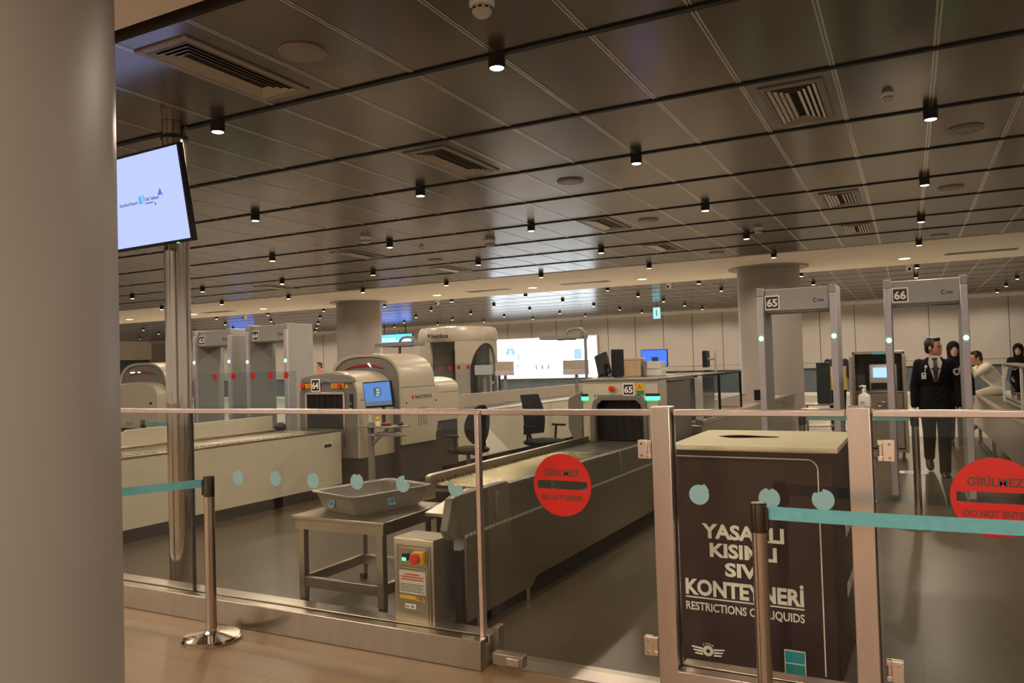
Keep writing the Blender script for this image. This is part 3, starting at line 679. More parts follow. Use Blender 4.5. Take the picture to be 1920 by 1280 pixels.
nb.obj('tunnel_lip', 'inset', xr, bevel=.005)
cu = MB()
for k in range(14): xx = x0+.12+.0445*k; cu.box(xx, xx+.043, 4.10+.006*(k % 2), 4.105+.006*(k % 2), .735, 1.215)
cu.obj('lead_curtain', 'curtain', xr)
MB().box(x0+.12, x1-.12, 4.0, 4.25, .69, .722).obj('tunnel_belt', 'beltdk', xr)
BX('housing', 'inset', xr, x0+.02, x1-.005, 4.30, 5.22, .30, zt-.02, bevel=.02)
BX('top_plate', 'dsteel', xr, x0-.03, x1+.012, 4.31, 5.30, zt-.03, zt+.025, bevel=.012)
BX('base', 'dbase', xr, x0+.02, x1-.005, 4.0, 5.22, .0, .71, bevel=.01)
MB().prism([(x0-.17, .86), (x0-.17, 1.17), (x0-.15, 1.20), (x0, 1.27), (x0, .74), (x0-.12, .74)], 'y', 3.985, 4.35).obj('side_wing', 'inset', xr, bevel=.012)
for s, xa, xb in ((0, x0-.005, x0+.07), (1, x1-.13, x1+.004)):
    hd = BX('light_cap', 'black', xr, xa, xb, 3.985, 4.06, 1.205, 1.235); MB().box(xa, xb, 3.984, 4.06, 1.165, 1.205).obj('green_light', 'ledg', hd, bevel=.004)
number_plate('65', -.435, 1.278, 4.0, .128, .128, xr)
es_ = MB().cyl((-.615, 3.97, 1.29), (-.615, 4.0, 1.29), .036).obj('stop_ring', 'yellow', xr); MB().cyl((-.615, 3.94, 1.29), (-.615, 3.972, 1.29), .029).obj('red_button', 'redp', es_, bevel=.006)
wl_ = BX('warning_label', 'yellow', xr, -.36, -.265, 3.993, 4.0, 1.265, 1.345, bevel=0); BX('green_strip', 'greenp', wl_, -.345, -.27, 3.991, 3.998, 1.222, 1.262, bevel=0); trf = MB()
for k in range(3): a = k*2*pi/3+pi/2; trf.prism([(-.312+.006*cos(a), 1.302+.006*sin(a)), (-.312+.020*cos(a-.4), 1.302+.020*sin(a-.4)), (-.312+.020*cos(a+.4), 1.302+.020*sin(a+.4))], 'y', 3.990, 3.994)
trf.obj('trefoil', 'ink', wl_)
tr = MB()
for x in (-.82, -.78): tr.prism([(x-.014, 1.205), (x+.014, 1.205), (x, 1.232)], 'y', 3.994, 4.0)
tr.obj('warning_triangle', 'inset', xr)
# things on scanner 65
m1 = thing('monitor', 'black monitor seen from behind, leaning back on top of scanner 65', 'monitor', (-3.05, 8.2, 1.402), R(-8))
m_ = MB().box(-.085, .085, -.015, .02, .03, .285).obj('screen_back', 'plast', m1, bevel=.012); m_.rotation_euler = (R(-12), R(-19), 0); MB().cyl((0, .02, 0), (0, .0, .15), .022).obj('stand', 'plast', m1); BX('foot', 'plast', m1, -.07, .07, -.06, .07, 0, .012)
m2 = thing('monitor', 'narrow black monitor edge-on beside the leaning one on scanner 65', 'monitor', (-2.92, 8.25, 1.397), R(72))
m_ = MB().box(-.10, .10, -.018, .018, .01, .315).obj('screen_back', 'plast', m2, bevel=.01); BX('foot', 'plast', m2, -.06, .06, -.03, .03, 0, .012)
bx_ = thing('carton', 'tan cardboard box on top of scanner 65', 'box', (-2.845, 8.62, 1.397), R(-2)); BX('body', 'wood', bx_, -.10, .10, -.08, .08, 0, .185); BX('lid', 'wood', bx_, -.105, .105, -.085, .085, .185, .21)
m3 = thing('monitor', 'monitor with a bright blue screen standing on top of scanner 65', 'monitor', (-2.70, 8.93, 1.397), R(3))
BX('casing', 'plast', m3, -.16, .16, -.012, .02, .10, .305); MB().box(-.152, .152, -.0145, -.01, .108, .297).obj('display', emis('blue_screen', (.03, .11, .95), 1.8), m3); BX('stand', 'plast', m3, -.02, .02, 0, .02, 0, .12); BX('foot', 'plast', m3, -.09, .09, -.05, .07, 0, .012)
MB().box(-.03, .05, -.0165, -.013, .16, .215).obj('screen_window', emis('dark_window', (.02, .03, .10), .6), m3)
ac = thing('acrylic_trays', 'stack of pale clear acrylic trays in front of the blue screen', 'tray', (-2.575, 8.58, 1.397), R(-2))
BX('lower_tray', 'scan', ac, -.09, .09, -.08, .08, 0, .075); BX('upper_tray', 'scan', ac, -.085, .085, -.075, .075, .08, .165)
cpu = thing('computer_unit', 'dark grey computer unit between tan box and acrylic trays', 'computer', (-2.70, 8.66, 1.397), R(-2)); BX('case', 'gplast', cpu, -.03, .03, -.09, .09, 0, .17)

# lane 65 run-out: glass screen along the conveyor
ro = thing('roller_conveyor', 'long dark run-out conveyor behind scanner 65', 'conveyor', (-2.34, 3.75, 0), A65)
MB().box(-1.0, -.012, 5.25, 11.6, .15, .80).obj('body', 'dsteel', ro, bevel=.01); BX('edge_rail', 'steelh', ro, -.10, 0, 5.25, 11.6, .80, .86); BX('edge_rail', 'steelh', ro, -1.02, -.93, 5.25, 11.6, .80, .86)
proto = MB().cyl((-.92, 0, 0), (-.11, 0, 0), .02, n=12).obj('roller', 'steel', ro); proto.location = (0, 5.35, .81)
for k in range(1, 60): o = proto.copy(); COL.objects.link(o); o.location = (0, 5.35+.104*k, .81); o.parent = ro
BX('dark_plinth', 'kick', ro, -.95, -.06, 5.3, 11.5, 0, .15, bevel=0)
bt = thing('glass_screen', 'clear glass screen with dark posts along the run-out behind scanner 65', 'partition', (-2.34, 3.75, 0), A65)
for y in (5.32, 6.36, 7.55): BX('post', 'black' if y > 6 else 'scan', bt, -.09-.016, -.09+.016 if y > 6 else -.02, y-.015, y+.015, .862, 1.375)
for a, b in ((5.33, 6.345), (6.375, 7.535)): MB().box(-.094, -.086, a, b, .87, 1.36).obj('glass_pane', GL2, bt)
BX('top_rail', 'black', bt, -.11, -.07, 5.3, 7.57, 1.36, 1.385)
ct = thing('counter_top', 'long grey counter top on the far side of scanner 65', 'counter', (-2.34, 3.75, 0), A65)
BX('slab', 'dsteel', ct, -1.0, -.2, 5.32, 7.55, 1.33, 1.37, bevel=.008); BX('pedestal', 'inset', ct, -.95, -.45, 5.35, 7.5, .86, 1.33)
m4 = thing('monitor', 'black monitor turned edge-on on a brass coloured post above the counter', 'monitor', (-2.45, 10.95, 1.372))
BX('screen_back', 'plast', m4, -.16, -.10, -.10, .12, .075, .31, bevel=.01); MB().cyl((.0, 0, 0), (0, 0, .30), .014).obj('post', 'taupe', m4); MB().cyl((-.10, .01, .19), (0, 0, .19), .014).obj('arm', 'taupe', m4); BX('keyboard_shelf', 'plast', m4, -.15, -.06, -.08, .08, .012, .035)
m4.location = (-2.42, 10.9, 1.372)
bk = thing('flat_screen_pair', 'pair of small dark panels standing on the run-out conveyor by the far column', 'panel', (-2.08, 12.6, .861), R(20)); BX('panel', 'plast', bk, -.13, -.005, -.01, .01, .02, .19); BX('panel', 'plast', bk, .005, .12, -.01, .01, .04, .21); BX('base', 'steelh', bk, -.14, .13, -.04, .04, 0, .022)
rd = thing('red_tray', 'small red tray on the run-out conveyor beside the far column', 'tray', (-2.32, 11.3, .861), 0); BX('tub', 'redc', rd, -.13, .13, -.09, .09, 0, .03)

# ------------------------------------------------------------------ lane 64
A64 = R(-3.5); O64 = (-6.55, 4.8, 0)
c4 = thing('belt_conveyor', 'long cream sided conveyor leading to the scanner numbered 64', 'conveyor', O64, A64)
BX('side_panel', 'cface', c4, -.02, 0, -.9, 2.83, .14, .80); BX('side_panel', 'cface', c4, -1.0, -.98, -.9, 2.83, .14, .80)
BX('body', 'inset', c4, -.98, -.02, -.88, 2.80, .16, .74, bevel=0); BX('black_plinth', 'kick', c4, -.95, -.10, -.8, 2.75, 0, .16, bevel=0)
BX('edge_rail', 'steel', c4, -.045, .008, -.9, 2.83, .80, .822, bevel=.004); BX('edge_rail', 'steel', c4, -1.0, -.95, -.9, 2.83, .80, .822, bevel=.004)
tt = MB(); y = -.88
while y < 2.8: tt.box(-.07, -.047, y, y+.05, .80, .828); y += .09
tt.obj('roller_end', 'gplast', c4)
proto = MB().cyl((-.94, 0, 0), (-.08, 0, 0), .026, n=14).obj('roller', 'steel', c4); proto.location = (0, -.84, .775)
for k in range(1, 50): o = proto.copy(); COL.objects.link(o); o.location = (0, -.84+.073*k, .775); o.parent = c4
MB().prism([(.0, .82), (.0, .93), (.06, .95), (.55, .975), (.60, 1.0), (2.6, 1.0), (2.6, .82)], 'x', -.99, -.965).obj('backboard', 'cface', c4, bevel=.004)
BX('stop_plate', 'brown', c4, -.001, .006, .55, .66, .50, .59, bevel=.002); MB().cyl((.004, .60, .545), (.03, .60, .545), .028).obj('red_button', 'redp', c4, bevel=.004); MB().cyl((.0, .60, .66), (.02, .60, .66), .016).obj('green_button', 'greenp', c4, bevel=.003)
BX('counter_plate', 'scan', c4, -.001, .005, 2.50, 2.68, .60, .68, bevel=.002); BX('counter_window', 'ink', c4, .004, .008, 2.53, 2.65, .625, .66, bevel=0)
MB().cyl((.0, -.35, .56), (.012, -.35, .56), .014).obj('bolt', 'steel', c4)
def arch(x0, x1, z0, zt, zs, n=28, p=2.6):
    """closed outline (x,z): straight sides up to zs and a flat arched top"""
    c = (x0+x1)/2; a = (x1-x0)/2; pts = [(x0, z0)]
    for i in range(n+1):
        t = pi-pi*i/n; cs = cos(t); sn = sin(t)
        pts.append((c+a*math.copysign(abs(cs)**(2/p), cs), zs+(zt-zs)*abs(sn)**(2/p)))
    pts.append((x1, z0)); return pts
def xray(label, O, blank):
    t = thing('baggage_scanner', label, 'scanner', O, A64)
    D0, D1, D2, D3 = (3.55, 3.62, 4.06, 4.2) if blank else (2.95, 3.62, 4.46, 4.98)
    # front module
    o_ = arch(-.86, .20, .45, 1.55, 1.18); i_ = arch(-.835, .172, .45, 1.525, 1.17)
    if not blank: MB().loft([[(x, D0, z) for x, z in i_], [(x, D0-.0, z) for x, z in o_], [(x, D1, z) for x, z in o_]], caps=False).obj('front_shell', 'shell', t, ang=50)
    if not blank:
        MB().loft([[(x, D0+.002, z) for x, z in i_], [(x, D0+.05, z) for x, z in i_]]).obj('front_face', 'inset', t, smooth=False)
        fr_ = MB(); fr_.box(-.72, -.69, D0-.02, D0+.02, .6, 1.285); fr_.box(-.055, -.025, D0-.02, D0+.02, .6, 1.285); fr_.box(-.72, -.025, D0-.02, D0+.02, 1.255, 1.285); fr_.obj('tunnel_frame', 'rail', t, bevel=.004)
        cu_ = MB()
        for k in range(12): xx = -.69+.053*k; cu_.box(xx, xx+.052, D0-.002-.005*(k % 2), D0+.006, .82, 1.256)
        cu_.obj('lead_curtain', 'curtain', t)
        number_plate('64', -.52, 1.375, D0-.014, .155, .165, t)
        for x, sw in ((-.70, 0), (-.155, 1)):
            lb_ = BX('warning_label', 'yellow', t, x-.105, x+.105, D0-.004, D0+.004, 1.335, 1.40, bevel=0)
            MB().cyl((x+(.05 if sw else -.055), D0-.03, 1.367), (x+(.05 if sw else -.055), D0, 1.367), .036).obj('red_button', 'redp', lb_, bevel=.005)
            MB().box(x+(-.085 if sw else .01), x+(-.01 if sw else .09), D0-.006, D0-.003, 1.35, 1.358).box(x+(-.085 if sw else .01), x+(-.01 if sw else .09), D0-.006, D0-.003, 1.372, 1.38).obj('text_lines', 'inkr', lb_)
        MB().prism([(-.032, 1.335), (.03, 1.335), (.0, 1.39)], 'y', D0-.004, D0+.002).obj('warning_triangle', 'yellow', t)
        MB().ell((-.345, D0-.005, 1.43), (.03, .02, .022)).obj('sensor_dome', 'gplast', t)
        ls = BX('status_lights', 'black', t, .055, .105, D0-.014, D0+.004, 1.02, 1.26, bevel=.004); MB().cyl((.08, D0-.02, 1.055), (.08, D0-.012, 1.055), .021).obj('green_light', 'led', ls); MB().cyl((.08, D0-.018, 1.14), (.08, D0-.012, 1.14), .018).obj('dark_light', 'inset', ls)
        vis = MB(); vis.loft([[(x, D0-.012, z) for x, z in arch(-.80, .13, 1.41, 1.51, 1.42)], [(x, D0+.01, z) for x, z in arch(-.82, .15, 1.41, 1.525, 1.42)]]); vis.obj('brow_panel', 'gplast', t, ang=50)
    else:
        MB().loft([[(x, D0-.05, z) for x, z in arch(-1.0, .325, .70, 1.45, 1.18, p=3.4)], [(x, D0-.08, z) for x, z in arch(-.98, .30, .72, 1.43, 1.18, p=3.4)][::1], [(x, D0+.04, z) for x, z in arch(-1.01, .332, .69, 1.46, 1.18, p=3.4)], [(x, D1+.05, z) for x, z in arch(-1.01, .332, .69, 1.46, 1.18, p=3.4)]][1:] ).obj('blank_cover', 'shell', t, ang=50)
        text('RySH', .05, (-.42, D0-.085, .80), 'gplast', t, width=.16, bold=0); MB().cyl((.14, D0-.09, 1.12), (.14, D0-.07, 1.12), .022).obj('key_lock', 'black', t)
    MB().box(-.83, .19, D0+.06, D1, .05, .62).obj('front_base', 'dbase', t, bevel=.02)
    if not blank: BX('seam_line', 'inset', t, .199, .2025, D0+.01, D1, 1.175, 1.183, bevel=0)
    # dome
    a_ = arch(-.92, .34, .55, 1.77, 1.30, p=2.9); b_ = arch(-.885, .305, .55, 1.735, 1.29, p=2.9); e_ = arch(-.86, .28, .55, 1.66, 1.25, p=2.9)
    MB().loft([[(x, D1+.03, z) for x, z in b_], [(x, D1, z) for x, z in b_], [(x, D1-.01, z) for x, z in a_], [(x, D2-.10, z) for x, z in a_], [(x, D2-.02, z) for x, z in e_], [(x, D2, z) for x, z in arch(-.80, .24, .55, 1.55, 1.2, p=2.9)]], caps=False).obj('dome_shell', 'shell', t, ang=50)
    MB().loft([[(x, D1+.02, z) for x, z in b_], [(x, D1+.06, z) for x, z in b_]]).obj('dome_face', 'inset', t, smooth=False)
    lgm = MB()
    lgm.loft([[(-.30+.42*(i/16-.5)*1.7+.0, D1+.008, 1.615-.10*(i/16-.5)**2*2-.018*sin(pi*i/16)) for i in range(17)], [(-.30+.42*(i/16-.5)*1.7, D1+.008, 1.615-.10*(i/16-.5)**2*2+.018*sin(pi*i/16)) for i in range(17)], [(-.30+.42*(i/16-.5)*1.7, D1+.022, 1.615-.10*(i/16-.5)**2*2+.018*sin(pi*i/16)) for i in range(17)], [(-.30+.42*(i/16-.5)*1.7, D1+.022, 1.615-.10*(i/16-.5)**2*2-.018*sin(pi*i/16)) for i in range(17)]], close=False, caps=False)
    ll = lgm.obj('red_light_bar', mat('dark_red_bar', (.16, .012, .012), .3, emit=(.5, .01, .01), es=.12, var=0), t)
    if blank: MB().box(-.62, -.52, D1+.002, D1+.01, 1.605, 1.622).box(-.42, -.36, D1+.002, D1+.01, 1.608, 1.625).obj('lit_segment', emis('red_white_led', (1, .75, .7), 3), ll)
    else: MB().prism([(-.24, 1.645), (-.215, 1.645), (-.175, 1.60), (-.185, 1.59)], 'y', D1+.002, D1+.01).obj('lit_segment', emis('red_white_led', (1, .75, .7), 3), ll)
    # side panel, logo, vents (on the right side)
    X = .342
    MB().prism([(3.63, .62), (3.70, .55), (4.28, .60), (4.38, .66), (4.42, .80), (4.46, .83), (4.46, 1.30), (3.63, 1.30)] if not blank else [(3.63, .62), (3.70, .55), (D2, .60), (D2, 1.30), (3.63, 1.30)], 'x', .30, X).obj('side_panel', 'shell', t, bevel=.006)
    BX('seam_line', 'inset', t, X-.001, X+.0015, 3.63, D2-.01, 1.305, 1.312, bevel=0)
    text('NUCTECH', .045, (X+.002, 3.63+(D2-3.63)*.56, 1.17), 'ink', t, width=.36, rz=pi/2, bold=.02); MB().cyl((X, 3.86-(.17 if blank else 0), 1.17), (X+.004, 3.86-(.17 if blank else 0), 1.17), .026).obj('logo_swirl', 'inkr', t); 
    vn = MB()
    for k in range(4):
        for j in range(9): vn.box(X-.001, X+.003, (3.80 if blank else 3.97)+.055*k, (3.80 if blank else 3.97)+.022+.055*k, .78+.028*j, .80+.028*j)
    vn.obj('vent_slots', 'inset', t)
    for y in ((3.68, 4.08) if blank else (3.72, 4.38)): MB().cyl((X, y, 1.10), (X+.004, y, 1.10), .013).obj('key_lock', 'black', t)
    MB().box(-.86, .30, D1, D2+.1, .03, .70).obj('base', 'dbase', t, bevel=.02)
    # rear module
    if blank: return t
    r_ = arch(-.72, .31, .80, 1.42, 1.20, p=3.2)
    MB().loft([[(x, D2-.02, z) for x, z in r_], [(x, D3, z) for x, z in r_]]).obj('rear_shell', 'shell', t, ang=50); BX('rear_base', 'dbase', t, -.70, .29, D2, D3-.01, .14, .80, bevel=.01)
    BX('seam_line', 'inset', t, .309, .3125, D2+.01, D3, 1.20, 1.207, bevel=0)
    return t
xray('large warm white baggage scanner with domed housing, front panel numbered 64', O64, False)
xray('domed white baggage scanner at far left beside the steel pole', (-11.08, 4.8, 0), True)
b9 = MB().ell((0, 0, 0), (.075, .075, .055)).obj('black_dome_device', 'rubber'); b9.location = (-7.22, 7.45, .862); tag(b9, 'black rounded device lying on the cream conveyor before scanner 64', 'device')
# run-out of lane 64
c5 = thing('belt_conveyor', 'cream sided run-out conveyor behind the large white scanner', 'conveyor', O64, A64)
MB().prism([(5.0, .14), (12.5, .14), (12.5, .85), (5.0, .85)], 'x', .18, .20).obj('side_panel', 'cface', c5, bevel=.003)
BX('body', 'inset', c5, -.8, .18, 5.0, 12.5, .14, .80, bevel=0); BX('black_plinth', 'kick', c5, -.7, .12, 5.02, 12.4, 0, .14, bevel=0)
BX('edge_rail', 'scan', c5, .12, .21, 5.0, 12.5, .85, .875); BX('belt', 'beltdk', c5, -.75, .12, 5.0, 12.5, .80, .845); BX('backboard', 'taupe', c5, -.80, -.76, 5.0, 12.5, .80, 1.07)
pn = MB(); pn.prism([(5.95, .16), (6.55, .16), (5.55, .84), (5.35, .84)], 'x', .1995, .2015); pn.obj('pale_facet', 'cream', c5)  # slanted facet, paler than the side panel
for i, (x, y) in enumerate(((-.15, 5.35), (.0, 6.05))):
    o = MB().lathe([(.075, 0), (.075, .03), (.055, .06), (.0, .075)], n=24).obj('black_dome_device', 'plast'); o.location = (O64[0]+x*cos(A64)-y*sin(A64), O64[1]+x*sin(A64)+y*cos(A64), .846)
    tag(o, ['black dome device on the run-out belt right behind the white scanner', 'second black dome device farther along the run-out belt, right of the first'][i], 'device')

# operator desk on an arm
dk = thing('operator_desk', 'operator arm desk with shelf and keyboard tray beside scanner 64', 'desk', (-5.86, 7.62, 0), R(-4))
BX('post', 'gplast', dk, -.08, -.02, -.03, .03, 0, .92); BX('foot', 'dbase', dk, -.15, .08, -.16, .16, 0, .03)
MB().prism([(-.16, -.14), (.36, -.14), (.48, .02), (.44, .16), (-.12, .16)], 'z', .86, .88).obj('shelf', 'steelh', dk, bevel=.004)
MB().prism([(-.03, .62), (-.03, .68), (.22, .86), (.27, .86)], 'y', -.012, .012).obj('bracket', 'gplast', dk, bevel=.003)
MB().prism([(.16, -.30), (.56, -.26), (.62, -.14), (.26, -.10), (.17, -.16)], 'z', .775, .80).obj('keyboard_tray', 'gplast', dk, bevel=.006)
BX('rail_post', 'scan', dk, -.10, -.065, .02, .06, .86, 1.10)
kb = thing('keyboard', 'dark slim keyboard on the tray of the operator desk', 'keyboard', (-5.47, 7.37, .801), R(6)); BX('body', 'gplast', kb, -.15, .15, -.055, .055, 0, .018); BX('keys', 'plast', kb, -.14, .14, -.045, .045, .018, .024)
mo = thing('monitor', 'monitor with a blue desktop screen tilted beside the white scanner', 'monitor', (-5.76, 7.66, .88), R(2))
b_ = BX('casing', 'plast', mo, -.205, .205, -.015, .02, .22, .54); b2 = MB().box(-.193, .193, -.018, -.012, .245, .528).obj('display', None or mat('screen_blue_gradient', (.02, .02, .02), .3, emit=(.10, .26, .62), es=.85, var=0), b_)
MB().box(-.193, .193, -.0195, -.0175, .245, .30).obj('task_bar', emis('screen_grey_blue', (.13, .17, .24), .8), b2); lgx = MB().box(-.05, .05, -.0195, -.0175, .355, .465).obj('screen_logo', emis('logo_slate', (.06, .11, .17), .8), b2)
MB().box(-.01, .035, -.021, -.019, .425, .45).box(-.01, .035, -.021, -.019, .39, .415).box(-.03, .03, -.021, -.019, .365, .38).obj('logo_marks', emis('logo_pale', (.45, .60, .70), .8), lgx)
b_.rotation_euler = (R(6), R(-3), 0); BX('stand', 'plast', mo, -.02, .02, .02, .045, 0, .30); BX('foot', 'plast', mo, -.09, .09, -.05, .08, 0, .012)
cu = thing('cup', 'white cup with a yellow top on the operator desk below the blue screen', 'cup', (-5.74, 7.545, .881)); MB().lathe([(0, 0), (.03, 0), (.036, .06), (.034, .06), (.0, .058)], n=24).obj('cup_body', 'white', cu); MB().ell((0, 0, .08), (.038, .038, .032)).obj('yellow_top', 'yellow', cu)
rg = thing('stamp_pad', 'small red and dark box on the operator desk right of the cup', 'box', (-5.62, 7.56, .881)); BX('dark_base', 'plast', rg, -.045, .045, -.03, .03, 0, .022); BX('red_top', 'redp', rg, -.04, .04, -.026, .026, .022, .04)
ms = MB().ell((0, 0, .022), (.045, .035, .022)).obj('computer_mouse', 'plast'); ms.location = (-5.45, 7.60, .881); tag(ms, 'black rounded mouse at the right end of the operator desk', 'mouse')
# office chairs
def office_chair(label, x, y, rz, round_back):
    t = thing('office_chair', label, 'chair', (x, y, 0), rz, 'black office chairs between the lanes')
    MB().loft([rr(.19, .19, .08, .43), rr(.225, .22, .09, .445), rr(.23, .225, .09, .48), rr(.20, .195, .08, .50)]).obj('seat', 'fabric', t)
    bk_ = MB(); rings = []
    for i in range(13):
        f = i/12; z = .56+.50*f; wd = (.235*math.sqrt(max(.04, 1-(2*f-.95)**2*.93)) if round_back else .22-.02*abs(2*f-1)-.025*f); yc = .20+.07*f-.05*sin(pi*f)
        rings.append([(wd*cos(a*2*pi/20)*(1 if abs(cos(a*2*pi/20)) > .3 else 1), yc+.028*sin(a*2*pi/20)-.03*(1-cos(a*2*pi/20)**2)*0+.035*cos(a*2*pi/20)**2*-1+.03, z) for a in range(20)])
    bk_.loft(rings).obj('backrest', 'fabric', t)
    MB().tube([(0, .10, .42), (0, .24, .44), (0, .285, .55), (0, .27, .72)], .022).obj('back_support', 'plast', t)
    for s in (-1, 1): a_ = MB().tube([(s*.20, .05, .44), (s*.27, .05, .48), (s*.275, .03, .66)], .016).obj('armrest', 'plast', t); MB().loft([rr(.03, .12, .02, z, 3) for z in (.655, .68)]).obj('arm_pad', 'plast', a_).location = (s*.275, -.02, 0)
    MB().cyl((0, 0, .10), (0, 0, .43), .028).obj('gas_lift', 'gplast', t)
    for k in range(5):
        a = 2*pi*k/5; lg_ = MB().tube([(0, 0, .11), (.15*cos(a), .15*sin(a), .10), (.29*cos(a), .29*sin(a), .07)], [.03, .022, .016]).obj('leg', 'plast', t); MB().cyl((.29*cos(a)-.012, .29*sin(a), .03), (.29*cos(a)+.012, .29*sin(a), .03), .03, n=16).obj('caster', 'rubber', lg_)
    return t
office_chair('black mesh office chair with rounded back beside the white scanner', -5.2, 8.75, R(-105), True)
office_chair('black office chair with a tall flat back left of scanner 65', -4.47, 9.55, R(70), False).scale = (1, 1, 1.08)
wb = thing('waste_bin', 'small black waste bin on the floor left of scanner 65', 'bin', (-4.12, 10.3, 0)); MB().lathe([(0, 0), (.12, 0), (.15, .46), (.14, .46), (.11, .02)], n=28).obj('body', 'plast', wb); MB().lathe([(.145, .45), (.16, .47), (.155, .50), (.135, .50)], n=28).obj('rim', 'black', wb)

# ------------------------------------------------------------------ walk-through detectors
def gate(num, x, y, wd, h, led, sz, label, dp=.58, rz=0):
    t = thing('walk_through_detector', label, 'metal detector', (x, y, 0), rz)
    a = wd/2
    for s in (-1, 1):
        xa, xb = (s*a, s*(a-.075)); xa, xb = min(xa, xb), max(xa, xb)
        p_ = BX('side_panel', 'gate', t, xa, xb, .02, dp, 0, h, bevel=.012)
        BX('front_strip', 'gatef', p_, xa+.004, xb-.004, -.012, .03, .03, h-.095, bevel=.006); BX('top_cap', 'gate', p_, xa+.002, xb-.002, -.012, .03, h-.093, h, bevel=.006)
        MB().ell(((xa+xb)/2, -.012, led), (.026, .012, .026)).obj('green_light', 'led', p_)
        BX('foot', 'gplast', p_, xa-.01, xb+.01, -.02, dp+.02, 0, .02)
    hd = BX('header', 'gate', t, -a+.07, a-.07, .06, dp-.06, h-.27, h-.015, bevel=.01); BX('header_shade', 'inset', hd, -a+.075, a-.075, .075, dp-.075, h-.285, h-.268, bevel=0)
    number_plate(num, -a+.07+sz*.56, h-.19+.02, .058, sz, sz, t)
    lo = text('eia', .030, (a-.165, .054, h-.165), 'inkb', t, 'maker_logo', width=.065, bold=.02); lo2 = MB().tube([(a-.225+.02*cos(i*pi/9), .055, h-.165+.02*sin(i*pi/9)) for i in range(2, 17)], .004, 6).obj('logo_ring', 'inkb', t)
    return t
gate('66', .17, 9.35, .80, 2.375, 1.715, .165, 'walk-through metal detector numbered 66 at right, framing the walking man')
gate('65', -1.12, 9.2, .85, 2.365, 1.785, .165, 'walk-through metal detector numbered 65 in front of the far column')
gate('64', -8.98, 9.0, .88, 2.315, 1.73, .155, 'walk-through metal detector numbered 64 left of the white scanner')
gate('63', -10.19, 9.0, .88, 2.285, 1.75, .155, 'walk-through metal detector numbered 63 next to the steel pole')
gs = thing('glass_screen', 'clear glass screen with red dots in front of gates 63 and 64', 'partition', (-8.4, 8.0, 0))
MB().box(-.95, .95, -.005, .005, .2, 1.57).obj('glass_pane', GL2, gs); BX('plinth', 'gplast', gs, -.95, .95, -.03, .03, 0, .2)
for x in (-9.0, -8.62, -8.24, -7.91, -7.62): disc(MB(), (x+8.4, 1.515), .045, -.0085, -.006, 28).obj('red_dot', 'red', gs)
# body scanner
bs = thing('body_scanner', 'round taupe body scanner with arched glass doors beyond the white scanner', 'scanner', (-8.25, 13.6, 0))
n_ = Vector((.5187, -.855, 0)); r_ = Vector((.855, .5187, 0)); RS = .80
def sp(th, z, rad=RS): return n_*rad*cos(th)+r_*rad*sin(th)+Vector((0, 0, z))
def shellseg(t0, t1, zf0, zf1, th=.06, n=16, name='shell', m='taupe', par=bs):
    rings = []
    for i in range(n+1):
        t = t0+(t1-t0)*i/n; a, b = zf0(t), zf1(t)
        rings.append([sp(t, a), sp(t, b), sp(t, b, RS-th), sp(t, a, RS-th)])
    return MB().loft(rings).obj(name, m, par, ang=30)
cst = lambda v: (lambda t: v)
MB().lathe([(RS-.06, 2.04), (RS+.0, 2.04), (RS+.012, 2.07), (RS+.012, 2.24), (RS-.03, 2.32), (RS-.12, 2.345), (0, 2.35), (0, 2.30), (RS-.1, 2.06)], n=72).obj('top_ring', 'taupe', bs)
MB().lathe([(0, 0), (RS+.02, 0), (RS+.02, .08), (RS-.02, .10), (0, .10)], n=72).obj('base', 'gplast', bs)
shellseg(R(-100), R(-44), cst(.1), cst(2.05), name='left_pillar'); shellseg(R(-5), R(16), cst(.1), cst(2.05), name='middle_pillar')
arcf = lambda t: 1.30+.70*math.sqrt(max(0, 1-((t-R(44))/R(29))**2)) if abs(t-R(44)) < R(29) else .1
shellseg(R(15), R(90), arcf, cst(2.05), n=60, name='arched_panel'); shellseg(R(75), R(82), cst(.1), cst(2.05), name='right_pillar', th=.05)
shellseg(R(15), R(75), cst(.1), lambda t: arcf(t)+.0, th=.01, n=40, name='glass_door', m=GL2)
shellseg(R(120), R(240), cst(.1), cst(2.05), name='back_wall', m='scan', th=.05)
shellseg(R(150), R(190), cst(.12), cst(1.9), name='dark_mast', m='inset', th=.10)
text('leidos', .085, tuple(sp(R(-25), 2.16, RS+.045)), 'ink', bs, 'maker_name', width=.36, rz=math.atan2(r_.y, r_.x)-R(25)*1.0, bold=.03)
MB().ell(tuple(sp(R(-45), 2.17, RS+.012)), (.028, .028, .028)).obj('logo_mark', 'ink', bs)
GD = MB(); rd_ = thing('glass_screen', 'clear glass screen with red dots in front of the body scanner', 'partition', (-7.5, 12.1, 0)); MB().box(-.5, .48, -.005, .005, .9, 1.60).obj('glass_pane', GL2, rd_); BX('pedestal', 'gplast', rd_, -.5, .48, -.03, .03, 0, .9)
for x in (-7.73, -7.52, -7.34, -7.14): disc(MB(), (x+7.5, 1.535), .038, -.0085, -.006, 24).obj('red_dot', 'red', rd_)

